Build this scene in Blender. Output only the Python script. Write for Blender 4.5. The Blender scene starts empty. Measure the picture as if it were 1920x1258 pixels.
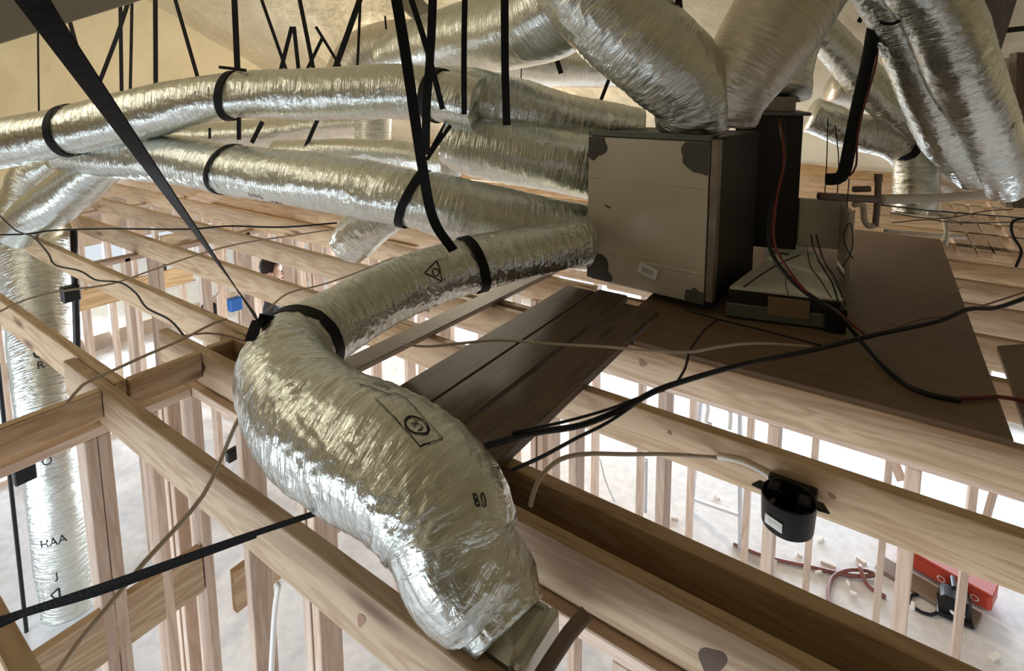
import bpy, bmesh, math, random
import numpy as np
from mathutils import Vector, Matrix, noise
random.seed(7)
SC = bpy.context.scene
COL = SC.collection
PI = math.pi

# ------------------------------------------------------------------ camera
# origin below the camera, X along the ceiling joists, Y across them, Z=0 on top of the joists
cam_d = bpy.data.cameras.new('camera'); cam = bpy.data.objects.new('camera', cam_d); COL.objects.link(cam)
cam_d.sensor_width = 36.0; cam_d.lens = 19.01
cam_d.shift_x = -0.0007; cam_d.shift_y = -0.1686
cam_d.clip_start = 0.02; cam_d.clip_end = 200
yaw, pit, rol = 0.602817, 0.122558, 0.0044675
cam.location = (0, 0, 1.0)
_f = Vector((-math.sin(yaw)*math.cos(pit), math.cos(yaw)*math.cos(pit), -math.sin(pit)))
_r = Vector((math.cos(yaw), math.sin(yaw), 0)); _d = _f.cross(_r)
_r2 = math.cos(rol)*_r + math.sin(rol)*_d; _d2 = -math.sin(rol)*_r + math.cos(rol)*_d
cam.rotation_euler = Matrix((_r2, -_d2, -_f)).transposed().to_euler()
SC.camera = cam

# ------------------------------------------------------------------ daylight, work lamp, added fill lamps, exposure
SC.view_settings.view_transform = 'Standard'; SC.view_settings.look = 'None'
SC.view_settings.gamma = 1.0; SC.view_settings.use_curve_mapping = False
SC.view_settings.exposure = -0.56
w = bpy.data.worlds.new('sky'); SC.world = w; w.use_nodes = True
bg = w.node_tree.nodes['Background']; bg.inputs[0].default_value = (0.86, 0.93, 1.0, 1); bg.inputs[1].default_value = 1.3

def area(name, loc, target, sx, sy, power, col):
    l = bpy.data.lights.new(name, 'AREA'); l.shape = 'RECTANGLE'; l.size = sx; l.size_y = sy; l.energy = power; l.color = col
    o = bpy.data.objects.new(name, l); COL.objects.link(o); o.location = loc
    l.spread = math.radians(110)
    o.rotation_euler = (Vector(target)-Vector(loc)).to_track_quat('-Z', 'Z').to_euler()
    return o
DAY = (0.74, 0.87, 1.0)
area('daylight_left', (-11.0, 2.0, -1.75), (0, 2.0, -2.6), 9.0, 1.3, 1500, DAY)
area('daylight_behind', (-3.6, -3.6, -1.75), (-2.4, 3, -2.9), 7.0, 1.3, 330, DAY)
area('daylight_far', (-2.5, 9.2, -1.75), (-2.5, 2, -2.9), 11.0, 1.3, 900, DAY)
area('daylight_right', (4.6, 3.0, -1.75), (0, 3.0, -2.9), 7.0, 1.3, 25, DAY)
def lamp(name, loc, power, col, rad):
    l = bpy.data.lights.new(name, 'POINT'); l.energy = power; l.color = col; l.shadow_soft_size = rad
    o = bpy.data.objects.new(name, l); COL.objects.link(o); o.location = loc; return o
lamp('work_lamp_far', (-4.6, 5.6, 1.0), 420, (1.0, 0.90, 0.72), 0.12)
lamp('fill_lamp_near', (-5.2, -0.6, 2.3), 125, (1.0, 0.95, 0.80), 0.9)  # added fill lamp, brightens the left foam and the foil tops
lamp('fill_lamp_behind', (-1.2, -2.6, 2.0), 9, (1.0, 0.94, 0.78), 0.3)  # weak fill lamp added behind the view to lift the ceiling

# ------------------------------------------------------------------ materials
def new_mat(name):
    m = bpy.data.materials.new(name); m.use_nodes = True
    return m, m.node_tree.nodes, m.node_tree.links, m.node_tree.nodes['Principled BSDF']
def plain(name, col, rough=0.6, metal=0.0, bump=0.0, scale=40.0, var=0.0):
    m, n, l, b = new_mat(name)
    b.inputs['Base Color'].default_value = (*col, 1); b.inputs['Roughness'].default_value = rough; b.inputs['Metallic'].default_value = metal
    if max(col) < 0.03: b.inputs['Specular IOR Level'].default_value = 0.25
    if bump or var:
        tc = n.new('ShaderNodeTexCoord'); t = n.new('ShaderNodeTexNoise'); t.inputs['Scale'].default_value = scale; t.inputs['Detail'].default_value = 5
        l.new(tc.outputs['Object'], t.inputs['Vector'])
        if bump:
            bp = n.new('ShaderNodeBump'); bp.inputs['Strength'].default_value = bump; bp.inputs['Distance'].default_value = 0.01
            l.new(t.outputs['Fac'], bp.inputs['Height']); l.new(bp.outputs[0], b.inputs['Normal'])
        if var:
            r = n.new('ShaderNodeValToRGB'); r.color_ramp.elements[0].position = 0.3; r.color_ramp.elements[1].position = 0.7
            r.color_ramp.elements[0].color = (*[c*(1-var) for c in col], 1); r.color_ramp.elements[1].color = (*[min(1, c*(1+var)) for c in col], 1)
            l.new(t.outputs['Fac'], r.inputs[0]); l.new(r.outputs[0], b.inputs['Base Color'])
    return m
def wood_mat(name, c_dark, c_mid, c_light, knots=True):
    m, n, l, b = new_mat(name)
    b.inputs['Roughness'].default_value = 0.62
    tc = n.new('ShaderNodeTexCoord'); oi = n.new('ShaderNodeObjectInfo')
    addv = n.new('ShaderNodeVectorMath'); addv.operation = 'ADD'
    mulv = n.new('ShaderNodeVectorMath'); mulv.operation = 'SCALE'; mulv.inputs['Scale'].default_value = 37.0
    comb = n.new('ShaderNodeCombineXYZ')
    for k in range(3): l.new(oi.outputs['Random'], comb.inputs[k])
    l.new(comb.outputs[0], mulv.inputs[0]); l.new(tc.outputs['Object'], addv.inputs[0]); l.new(mulv.outputs[0], addv.inputs[1])
    mp = n.new('ShaderNodeMapping'); mp.inputs['Scale'].default_value = (0.8, 8, 8); l.new(addv.outputs[0], mp.inputs[0])
    g = n.new('ShaderNodeTexNoise'); g.inputs['Scale'].default_value = 1.6; g.inputs['Detail'].default_value = 4; g.inputs['Distortion'].default_value = 1.2
    l.new(mp.outputs[0], g.inputs['Vector'])
    mp2 = n.new('ShaderNodeMapping'); mp2.inputs['Scale'].default_value = (5, 90, 90); l.new(addv.outputs[0], mp2.inputs[0])
    fi = n.new('ShaderNodeTexNoise'); fi.inputs['Scale'].default_value = 1.0; fi.inputs['Detail'].default_value = 3; l.new(mp2.outputs[0], fi.inputs['Vector'])
    # growth rings: sine of a warped height
    mul = n.new('ShaderNodeMath'); mul.operation = 'MULTIPLY'; mul.inputs[1].default_value = 30.0; l.new(g.outputs['Fac'], mul.inputs[0])
    sn = n.new('ShaderNodeMath'); sn.operation = 'SINE'; l.new(mul.outputs[0], sn.inputs[0])
    mx = n.new('ShaderNodeMath'); mx.operation = 'MULTIPLY_ADD'; mx.inputs[1].default_value = 0.13; l.new(sn.outputs[0], mx.inputs[0])
    fm = n.new('ShaderNodeMapRange'); fm.inputs[3].default_value = 0.36; fm.inputs[4].default_value = 0.64; l.new(fi.outputs['Fac'], fm.inputs[0]); l.new(fm.outputs[0], mx.inputs[2])
    r = n.new('ShaderNodeValToRGB'); e = r.color_ramp.elements
    e[0].position = 0.28; e[0].color = (*c_dark, 1); e[1].position = 0.74; e[1].color = (*c_light, 1)
    x = e.new(0.5); x.color = (*c_mid, 1)
    l.new(mx.outputs[0], r.inputs[0])
    hs = n.new('ShaderNodeHueSaturation'); l.new(r.outputs[0], hs.inputs['Color'])
    mr = n.new('ShaderNodeMapRange'); mr.inputs[3].default_value = 0.82; mr.inputs[4].default_value = 1.12; l.new(oi.outputs['Random'], mr.inputs[0]); l.new(mr.outputs[0], hs.inputs['Value'])
    last = hs.outputs[0]
    if knots:
        mk = n.new('ShaderNodeMapping'); mk.inputs['Scale'].default_value = (1.6, 7.0, 7.0); l.new(addv.outputs[0], mk.inputs[0])
        v = n.new('ShaderNodeTexVoronoi'); v.inputs['Scale'].default_value = 1.0; l.new(mk.outputs[0], v.inputs['Vector'])
        kr = n.new('ShaderNodeValToRGB'); kr.color_ramp.elements[0].position = 0.05; kr.color_ramp.elements[0].color = (1, 1, 1, 1)
        kr.color_ramp.elements[1].position = 0.17; kr.color_ramp.elements[1].color = (0, 0, 0, 1)
        l.new(v.outputs['Distance'], kr.inputs[0])
        mixk = n.new('ShaderNodeMix'); mixk.data_type = 'RGBA'; mixk.inputs[7].default_value = (c_dark[0]*0.42, c_dark[1]*0.32, c_dark[2]*0.25, 1)
        l.new(kr.outputs[0], mixk.inputs[0]); l.new(last, mixk.inputs[6]); last = mixk.outputs[2]
    l.new(last, b.inputs['Base Color'])
    bp = n.new('ShaderNodeBump'); bp.inputs['Strength'].default_value = 0.25; bp.inputs['Distance'].default_value = 0.003
    l.new(fi.outputs['Fac'], bp.inputs['Height']); l.new(bp.outputs[0], b.inputs['Normal'])
    return m
M = {}
M['pine'] = wood_mat('pine_wood', (0.36, 0.225, 0.12), (0.50, 0.345, 0.205), (0.57, 0.42, 0.27))
M['stud'] = wood_mat('stud_wood', (0.47, 0.32, 0.225), (0.58, 0.42, 0.31), (0.66, 0.51, 0.39), False)
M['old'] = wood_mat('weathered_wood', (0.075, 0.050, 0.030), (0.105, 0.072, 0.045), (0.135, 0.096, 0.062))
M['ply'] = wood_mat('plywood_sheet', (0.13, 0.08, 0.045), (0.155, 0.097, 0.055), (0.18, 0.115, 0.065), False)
M['board'] = plain('grey_brown_board', (0.27, 0.22, 0.17), 0.6, var=0.12, scale=8)

def foil_mat(name, col=(0.755, 0.775, 0.72), rough=0.25, wr=1.0):
    m, n, l, b = new_mat(name)
    b.inputs['Metallic'].default_value = 0.95; b.inputs['Roughness'].default_value = rough
    uv = n.new('ShaderNodeUVMap'); uv.uv_map = 'UV'
    mp = n.new('ShaderNodeMapping'); mp.inputs['Scale'].default_value = (9, 75, 1); l.new(uv.outputs[0], mp.inputs[0])
    a = n.new('ShaderNodeTexNoise'); a.inputs['Scale'].default_value = 1.0; a.inputs['Detail'].default_value = 6; a.inputs['Distortion'].default_value = 0.8
    l.new(mp.outputs[0], a.inputs['Vector'])
    mp2 = n.new('ShaderNodeMapping'); mp2.inputs['Scale'].default_value = (26, 40, 1); l.new(uv.outputs[0], mp2.inputs[0])
    v = n.new('ShaderNodeTexVoronoi'); v.feature = 'DISTANCE_TO_EDGE'; v.inputs['Scale'].default_value = 1.0
    ns = n.new('ShaderNodeTexNoise'); ns.inputs['Scale'].default_value = 3.0; ns.inputs['Detail'].default_value = 3; l.new(mp2.outputs[0], ns.inputs['Vector'])
    vm = n.new('ShaderNodeVectorMath'); vm.operation = 'ADD'; l.new(mp2.outputs[0], vm.inputs[0]); l.new(ns.outputs['Color'], vm.inputs[1])
    l.new(vm.outputs[0], v.inputs['Vector'])
    bp = n.new('ShaderNodeBump'); bp.inputs['Strength'].default_value = 0.75*wr; bp.inputs['Distance'].default_value = 0.008; l.new(a.outputs['Fac'], bp.inputs['Height'])
    bp2 = n.new('ShaderNodeBump'); bp2.inputs['Strength'].default_value = 0.5*wr; bp2.inputs['Distance'].default_value = 0.004
    l.new(v.outputs['Distance'], bp2.inputs['Height']); l.new(bp.outputs[0], bp2.inputs['Normal']); l.new(bp2.outputs[0], b.inputs['Normal'])
    r = n.new('ShaderNodeValToRGB'); r.color_ramp.elements[0].color = (*[c*0.86 for c in col], 1); r.color_ramp.elements[1].color = (*col, 1)
    r.color_ramp.elements[0].position = 0.35; r.color_ramp.elements[1].position = 0.6
    l.new(a.outputs['Fac'], r.inputs[0]); l.new(r.outputs[0], b.inputs['Base Color'])
    return m
M['foil'] = foil_mat('aluminium_foil')
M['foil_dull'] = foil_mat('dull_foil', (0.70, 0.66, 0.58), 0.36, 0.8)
def foam_mat(name, c0, c1, c2, rib=False):
    m, n, l, b = new_mat(name); b.inputs['Roughness'].default_value = 0.85
    tc = n.new('ShaderNodeTexCoord'); t = n.new('ShaderNodeTexNoise'); t.inputs['Scale'].default_value = 1.1; t.inputs['Detail'].default_value = 8; t.inputs['Distortion'].default_value = 0.6
    l.new(tc.outputs['Object'], t.inputs['Vector'])
    r = n.new('ShaderNodeValToRGB'); e = r.color_ramp.elements; e[0].position = 0.3; e[0].color = (*c0, 1); e[1].position = 0.75; e[1].color = (*c2, 1); x = e.new(0.5); x.color = (*c1, 1)
    l.new(t.outputs['Fac'], r.inputs[0]); l.new(r.outputs[0], b.inputs['Base Color'])
    t2 = n.new('ShaderNodeTexNoise'); t2.inputs['Scale'].default_value = 5; t2.inputs['Detail'].default_value = 8; l.new(tc.outputs['Object'], t2.inputs['Vector'])
    bp = n.new('ShaderNodeBump'); bp.inputs['Strength'].default_value = 0.6; bp.inputs['Distance'].default_value = 0.06; l.new(t2.outputs['Fac'], bp.inputs['Height']); l.new(bp.outputs[0], b.inputs['Normal'])
    return m
M['foam'] = foam_mat('spray_foam', (0.62, 0.55, 0.38), (0.71, 0.64, 0.47), (0.79, 0.73, 0.57))
M['foam2'] = foam_mat('gable_foam', (0.62, 0.54, 0.36), (0.69, 0.61, 0.42), (0.75, 0.68, 0.50))
M['strap'] = plain('black_webbing', (0.006, 0.006, 0.007), 0.6, bump=0.3, scale=220)
M['black'] = plain('black_cable_jacket', (0.014, 0.014, 0.017), 0.42)
M['rubber'] = plain('black_pipe_insulation', (0.010, 0.010, 0.011), 0.7, bump=0.4, scale=60)
M['romex'] = plain('tan_cable_jacket', (0.46, 0.38, 0.29), 0.5)
M['white'] = plain('white_cable_jacket', (0.74, 0.70, 0.64), 0.45)
M['red'] = plain('red_cable_jacket', (0.13, 0.014, 0.010), 0.42)
M['copper'] = plain('copper_brown_hose', (0.20, 0.07, 0.055), 0.5)
M['galv'] = plain('galvanised_steel', (0.60, 0.60, 0.55), 0.38, 0.75, var=0.10, scale=9)
M['panel'] = plain('grey_beige_panel', (0.56, 0.51, 0.42), 0.42, 0.35, var=0.06, scale=3)
M['dark'] = plain('dark_cabinet_paint', (0.028, 0.025, 0.022), 0.5, 0.2)
M['trim'] = plain('greenish_grey_paint', (0.12, 0.13, 0.11), 0.5, 0.2)
M['flange'] = plain('worn_steel_flange', (0.30, 0.26, 0.22), 0.35, 0.7, var=0.2, scale=12)
M['pan'] = plain('pale_panel', (0.66, 0.66, 0.58), 0.5, 0.1, var=0.08, scale=5)
M['mastic'] = plain('dark_grey_mastic', (0.085, 0.080, 0.070), 0.85, bump=0.5, scale=60)
M['tape'] = plain('brown_tape', (0.22, 0.15, 0.09), 0.5)
M['pvc'] = plain('tan_pvc_pipe', (0.52, 0.46, 0.38), 0.4)
M['pvc_dark'] = plain('brown_pvc_pipe', (0.20, 0.15, 0.12), 0.5)
M['knot'] = plain('dark_knot', (0.09, 0.045, 0.025), 0.6)
M['knot_light'] = plain('reddish_knot', (0.27, 0.14, 0.08), 0.6)
M['cardboard'] = plain('brown_cardboard', (0.20, 0.14, 0.10), 0.8)
M['sheathing'] = plain('pale_sheathing', (0.52, 0.43, 0.34), 0.8, var=0.15, scale=6)
M['ink'] = plain('black_ink', (0.02, 0.02, 0.022), 0.6)
M['label'] = plain('white_sticker', (0.78, 0.78, 0.76), 0.5)
M['plastic'] = plain('black_plastic', (0.012, 0.012, 0.013), 0.35)
M['floor'] = plain('pale_subfloor', (0.72, 0.70, 0.70), 0.8, bump=0.15, scale=14, var=0.10)
M['tool_red'] = plain('red_plastic', (0.42, 0.045, 0.02), 0.45)
M['orange'] = plain('orange_plastic', (0.85, 0.28, 0.18), 0.45)
M['blue'] = plain('blue_plastic', (0.02, 0.16, 0.55), 0.4)
M['letter'] = plain('white_lettering', (0.75, 0.68, 0.62), 0.5)
M['alu'] = plain('aluminium_rail', (0.62, 0.64, 0.68), 0.4, 0.6)
M['scrap'] = plain('pale_offcut', (0.80, 0.76, 0.70), 0.8)
M['hair'] = plain('dark_brown_hair', (0.022, 0.012, 0.008), 0.6, bump=0.5, scale=90)
M['skin'] = plain('skin', (0.62, 0.40, 0.30), 0.5)
M['shirt'] = plain('dark_grey_shirt', (0.05, 0.055, 0.065), 0.85)
M['jeans'] = plain('dark_blue_trousers', (0.05, 0.07, 0.12), 0.85)
M['membrane'] = plain('grey_sheathing', (0.42, 0.39, 0.31), 0.7, var=0.06, scale=5)
M['osb'] = wood_mat('warm_sheathing', (0.42, 0.25, 0.11), (0.58, 0.37, 0.18), (0.68, 0.47, 0.26), False)

# ------------------------------------------------------------------ helpers
def link(name, me, mat=None, parent=None):
    o = bpy.data.objects.new(name, me); COL.objects.link(o)
    if mat is not None: me.materials.append(mat)
    if parent is not None:
        o.parent = parent
    return o
def T(o, label, cat, group=None):
    o['label'] = label; o['category'] = cat
    if group: o['group'] = group
    return o
def S(o): o['kind'] = 'structure'; return o
def empty(name, loc, label, cat, group=None):
    o = bpy.data.objects.new(name, None); COL.objects.link(o); o.location = loc; o.empty_display_size = 0.1
    return T(o, label, cat, group)
def mesh_from(name, vs, fs, smooth=False, uvs=None):
    me = bpy.data.meshes.new(name); me.from_pydata([tuple(v) for v in vs], [], fs)
    if smooth: me.polygons.foreach_set('use_smooth', [True]*len(me.polygons))
    if uvs is not None:
        ul = me.uv_layers.new(name='UV')
        li = np.empty(len(me.loops), dtype=np.int32); me.loops.foreach_get('vertex_index', li)
        ul.data.foreach_set('uv', np.asarray(uvs, dtype=np.float32)[li].ravel())
    me.update(); return me
def ax(d, up=(0, 0, 1)):
    d = Vector(d).normalized(); up = Vector(up)
    if abs(d.dot(up)) > 0.98: up = Vector((0, 1, 0))
    y = up.cross(d).normalized(); z = d.cross(y).normalized()
    return Matrix((d, y, z)).transposed()
def bevel_box(L, W, H, bev=0.003, jit=0.0):
    bm = bmesh.new(); bmesh.ops.create_cube(bm, size=1.0)
    for v in bm.verts: v.co = Vector((v.co.x*L, v.co.y*W, v.co.z*H))
    if bev > 0: bmesh.ops.bevel(bm, geom=list(bm.edges), offset=min(bev, 0.3*min(L, W, H)), segments=1, profile=0.5, affect='EDGES')
    return bm
def bm_link(name, bm, mat, parent=None, smooth=False):
    me = bpy.data.meshes.new(name); bm.to_mesh(me); bm.free()
    if smooth: me.polygons.foreach_set('use_smooth', [True]*len(me.polygons))
    return link(name, me, mat, parent)
def board(name, p0, p1, W, H, mat, up=(0, 0, 1), parent=None, bev=0.003):
    """lumber from p0 to p1 (centre line), W across, H along up"""
    p0 = Vector(p0); p1 = Vector(p1); d = p1-p0
    o = bm_link(name, bevel_box(d.length, W, H, bev), mat, parent)
    R = ax(d, up).to_4x4(); R.translation = (p0+p1)/2
    if parent is not None: R = Matrix.Translation(-parent.location) @ R
    o.matrix_local = R
    return o
def bx(name, lo, hi, mat, parent=None, bev=0.002, rz=0.0):
    lo = Vector(lo); hi = Vector(hi); s = hi-lo
    o = bm_link(name, bevel_box(s.x, s.y, s.z, bev), mat, parent); c = (lo+hi)/2
    if parent is not None: c = c-parent.location
    o.location = c; o.rotation_euler = (0, 0, rz); return o
def spline(pts, step=0.02):
    """Catmull-Rom through pts (tuples of any length), resampled about every step in xyz"""
    P_ = [np.array(p, float) for p in pts]
    if len(P_) == 2:
        n = max(2, int(np.linalg.norm(P_[1][:3]-P_[0][:3])/step)+1)
        return np.array([P_[0]+(P_[1]-P_[0])*t for t in np.linspace(0, 1, n)])
    P_ = [2*P_[0]-P_[1]]+P_+[2*P_[-1]-P_[-2]]; out = []
    for i in range(1, len(P_)-2):
        a, b, c, d = P_[i-1:i+3]; n = max(2, int(np.linalg.norm(c[:3]-b[:3])/step))
        for k in range(n):
            t = k/n
            out.append(0.5*((2*b)+(-a+c)*t+(2*a-5*b+4*c-d)*t*t+(-a+3*b-3*c+d)*t**3))
    out.append(P_[-2]); return np.array(out)
def frames(C):
    T_ = np.gradient(C[:, :3], axis=0); T_ /= np.linalg.norm(T_, axis=1)[:, None]
    n0 = np.array([0, 0, 1.0]); n0 = n0-T_[0]*n0.dot(T_[0])
    if np.linalg.norm(n0) < 0.2: n0 = np.array([0.0, 1, 0]); n0 = n0-T_[0]*n0.dot(T_[0])
    n0 /= np.linalg.norm(n0); N = [n0]
    for i in range(1, len(C)):
        n = N[-1]-T_[i]*N[-1].dot(T_[i]); N.append(n/np.linalg.norm(n))
    N = np.array(N); return T_, N, np.cross(T_, N)
def tube(name, pts, r, mat, parent=None, seg=8, step=0.03, label=None, cat=None, group=None):
    """plain round cable or pipe"""
    C = spline(pts, step); T_, N, B = frames(C); vs = []; fs = []
    for i in range(len(C)):
        rr = C[i][3] if C.shape[1] > 3 else r
        for k in range(seg):
            a = 2*PI*k/seg; vs.append(C[i][:3]+rr*(math.cos(a)*N[i]+math.sin(a)*B[i]))
    m = len(C)
    for i in range(m-1):
        for k in range(seg): fs.append((i*seg+k, i*seg+(k+1) % seg, (i+1)*seg+(k+1) % seg, (i+1)*seg+k))
    fs.append(tuple(range(seg))[::-1]); fs.append(tuple((m-1)*seg+k for k in range(seg)))
    if parent is not None: vs = [Vector(v)-parent.location for v in vs]
    o = link(name, mesh_from(name, vs, fs, True), mat, parent)
    if label: T(o, label, cat, group)
    return o
def band(pts, wdir, width, th=0.0025, step=0.03, twist=0.0):
    """flat webbing ribbon; returns verts, faces"""
    C = spline(pts, step)[:, :3]; T_ = np.gradient(C, axis=0); T_ /= np.linalg.norm(T_, axis=1)[:, None]
    vs = []; fs = []; W = np.array(wdir, float)
    for i, c in enumerate(C):
        wv = W-T_[i]*W.dot(T_[i]); wv /= max(1e-6, np.linalg.norm(wv)); h = np.cross(T_[i], wv)
        a = twist*i/max(1, len(C)-1); wv, h = wv*math.cos(a)+h*math.sin(a), h*math.cos(a)-wv*math.sin(a)
        for s, q in ((-1, -1), (1, -1), (1, 1), (-1, 1)): vs.append(c+wv*s*width/2+h*q*th/2)
    for i in range(len(C)-1):
        for k in range(4): fs.append((4*i+k, 4*i+(k+1) % 4, 4*i+4+(k+1) % 4, 4*i+4+k))
    fs.append((3, 2, 1, 0)); e = 4*(len(C)-1); fs.append((e, e+1, e+2, e+3)); return vs, fs
def merge(parts):
    V = []; F = []
    for vs, fs in parts:
        b = len(V); V += list(vs); F += [tuple(i+b for i in f) for f in fs]
    return V, F
CAMR = (0.824, 0.566, 0.0)

class Duct:
    """insulated flex duct with a crinkled foil jacket: pts are (x,y,z,radius)"""
    def __init__(s, name, pts, label, group=None, seg=64, step=0.014, wr=1.0, pinch=(), mat='foil', ends=(1, 1), seed=None):
        s.C = spline(pts, step); s.T, s.N, s.B = frames(s.C)
        s.len = np.concatenate([[0], np.cumsum(np.linalg.norm(np.diff(s.C[:, :3], axis=0), axis=1))])
        s.seed = seed if seed is not None else random.random()*50; s.wr = wr; s.pinch = pinch
        m = len(s.C); vs = []; uv = []; fs = []
        for i in range(m):
            for k in range(seg+1):
                a = 2*PI*k/seg
                vs.append(s.surf_i(i, a)); uv.append((k/seg*2*PI*0.15, s.len[i]))
        for i in range(m-1):
            for k in range(seg): fs.append((i*(seg+1)+k, i*(seg+1)+k+1, (i+1)*(seg+1)+k+1, (i+1)*(seg+1)+k))
        for e, i in ((0, 0), (1, m-1)):
            if ends[e]:
                c = len(vs); vs.append(s.C[i][:3]); uv.append((0, s.len[i]))
                for k in range(seg):
                    q = (i*(seg+1)+k, i*(seg+1)+k+1, c); fs.append(q if e else q[::-1])
        s.o = link(name, mesh_from(name, vs, fs, True, uv), M[mat])
        T(s.o, label, 'duct', group)
    def disp(s, v, a, r):
        x = math.cos(a); y = math.sin(a); sd = s.seed
        p = noise.noise(Vector((x*1.3+sd, y*1.3, v*4)))*0.055
        w = 1-abs(noise.noise(Vector((x*1.6+sd, y*1.6+7, v*30))))*2
        w2 = noise.noise(Vector((x*3+sd, y*3, v*55+noise.noise(Vector((x*2, y*2, v*6+sd)))*5)))
        w3 = noise.noise(Vector((x*9+sd, y*9, v*60)))
        g = noise.noise(Vector((x*0.9, y*0.9+sd, v*5+9)))*0.5+0.75
        return p+(w*0.028+w2*0.030+w3*0.016)*g*s.wr
    def surf_i(s, i, a, off=0.0, v=None):
        r = s.C[i][3]; v = s.len[i] if v is None else v
        k = 1.0
        for pv, pd in s.pinch: k -= pd*math.exp(-((v-pv)/0.045)**2)
        rr = r*k*(1+s.disp(v, a, r)*0.13/max(r, 0.05))+off
        return s.C[i][:3]+rr*(math.cos(a)*s.N[i]+math.sin(a)*s.B[i])
    def surf(s, v, a, off=0.0):
        i = int(np.clip(np.searchsorted(s.len, v), 1, len(s.len)-1)); t = (v-s.len[i-1])/max(1e-9, s.len[i]-s.len[i-1])
        return s.surf_i(i-1, a, off, v)*(1-t)+s.surf_i(i, a, off, v)*t
    def at(s, p):
        """arc length nearest to the point p"""
        return float(s.len[np.argmin(np.linalg.norm(s.C[:, :3]-np.array(p), axis=1))])
    def ang(s, v, dirv):
        i = int(np.clip(np.searchsorted(s.len, v), 0, len(s.len)-1)); d = np.array(dirv, float)
        return math.atan2(d.dot(s.B[i]), d.dot(s.N[i]))
    def loop(s, v, width=0.042, n=40, slant=0.0):
        """webbing wrapped round the duct at arc length v"""
        vs = []; fs = []
        for k in range(n+1):
            a = 2*PI*k/n; vv = v+slant*math.cos(a)
            for dv, off in ((-width/2, 0.002), (width/2, 0.002), (width/2, 0.006), (-width/2, 0.006)):
                i = int(np.clip(np.searchsorted(s.len, vv), 0, len(s.len)-1)); r = s.C[i][3]
                kk = 1.0
                for pv, pd in s.pinch: kk -= pd*math.exp(-((vv-pv)/0.045)**2)
                c = s.C[i][:3]+s.T[i]*(vv+dv-s.len[i])
                vs.append(c+(r*kk*1.035+off)*(math.cos(a)*s.N[i]+math.sin(a)*s.B[i]))
        for k in range(n):
            for j in range(4): fs.append((4*k+j, 4*k+(j+1) % 4, 4*k+4+(j+1) % 4, 4*k+4+j))
        return vs, fs
    def decal(s, name, v0, a0, shapes, rot=0.0, mat='ink', label=None):
        """printed marks: shapes = list of (verts2d, faces) in metres, wrapped on the jacket"""
        V = []; F = []; r = float(np.interp(v0, s.len, s.C[:, 3])); c, q = math.cos(rot), math.sin(rot)
        for vs, fs in shapes:
            b = len(V)
            for x, y in vs:
                X = x*c-y*q; Y = x*q+y*c
                V.append(Vector(s.surf(v0+X, a0-Y/r, 0.0022)))
            F += [tuple(i+b for i in f) for f in fs]
        o = link(name, mesh_from(name, V, F), M[mat], s.o)
        if label: o['label'] = label
        return o
def text2d(txt, size, font_scale=(1, 1)):
    cu = bpy.data.curves.new('t', 'FONT'); cu.body = txt; cu.size = size; cu.align_x = 'CENTER'; cu.align_y = 'CENTER'; cu.resolution_u = 3
    ob = bpy.data.objects.new('t', cu); COL.objects.link(ob); dg = bpy.context.evaluated_depsgraph_get(); dg.update()
    me = bpy.data.meshes.new_from_object(ob.evaluated_get(dg)); vs = [(v.co.x*font_scale[0], v.co.y*font_scale[1]) for v in me.vertices]; fs = [tuple(p.vertices) for p in me.polygons]
    bpy.data.objects.remove(ob); bpy.data.curves.remove(cu); bpy.data.meshes.remove(me); return vs, fs
def ring2d(r, w, n=28, cx=0, cy=0):
    vs = []; fs = []
    for k in range(n):
        a = 2*PI*k/n; vs += [(cx+(r-w/2)*math.cos(a), cy+(r-w/2)*math.sin(a)), (cx+(r+w/2)*math.cos(a), cy+(r+w/2)*math.sin(a))]
    for k in range(n): j = (k+1) % n; fs.append((2*k, 2*k+1, 2*j+1, 2*j))
    return vs, fs
def line2d(x0, y0, x1, y1, w=0.003, n=8):
    dx, dy = x1-x0, y1-y0; L = math.hypot(dx, dy); nx, ny = -dy/L*w/2, dx/L*w/2; vs = []; fs = []
    for k in range(n+1):
        t = k/n; vs += [(x0+dx*t+nx, y0+dy*t+ny), (x0+dx*t-nx, y0+dy*t-ny)]
    for k in range(n): fs.append((2*k, 2*k+1, 2*k+3, 2*k+2))
    return vs, fs
def poly2d(pts, w=0.003): return [line2d(*pts[i], *pts[(i+1) % len(pts)], w) for i in range(len(pts))]
ORD = ['first', 'second', 'third', 'fourth', 'fifth', 'sixth', 'seventh', 'eighth', 'ninth', 'tenth', 'eleventh', 'twelfth', 'thirteenth', 'fourteenth', 'fifteenth', 'sixteenth', 'seventeenth', 'eighteenth', 'nineteenth', 'twentieth', '21st', '22nd', '23rd', '24th', '25th', '26th', '27th', '28th', '29th', '30th']

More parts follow.
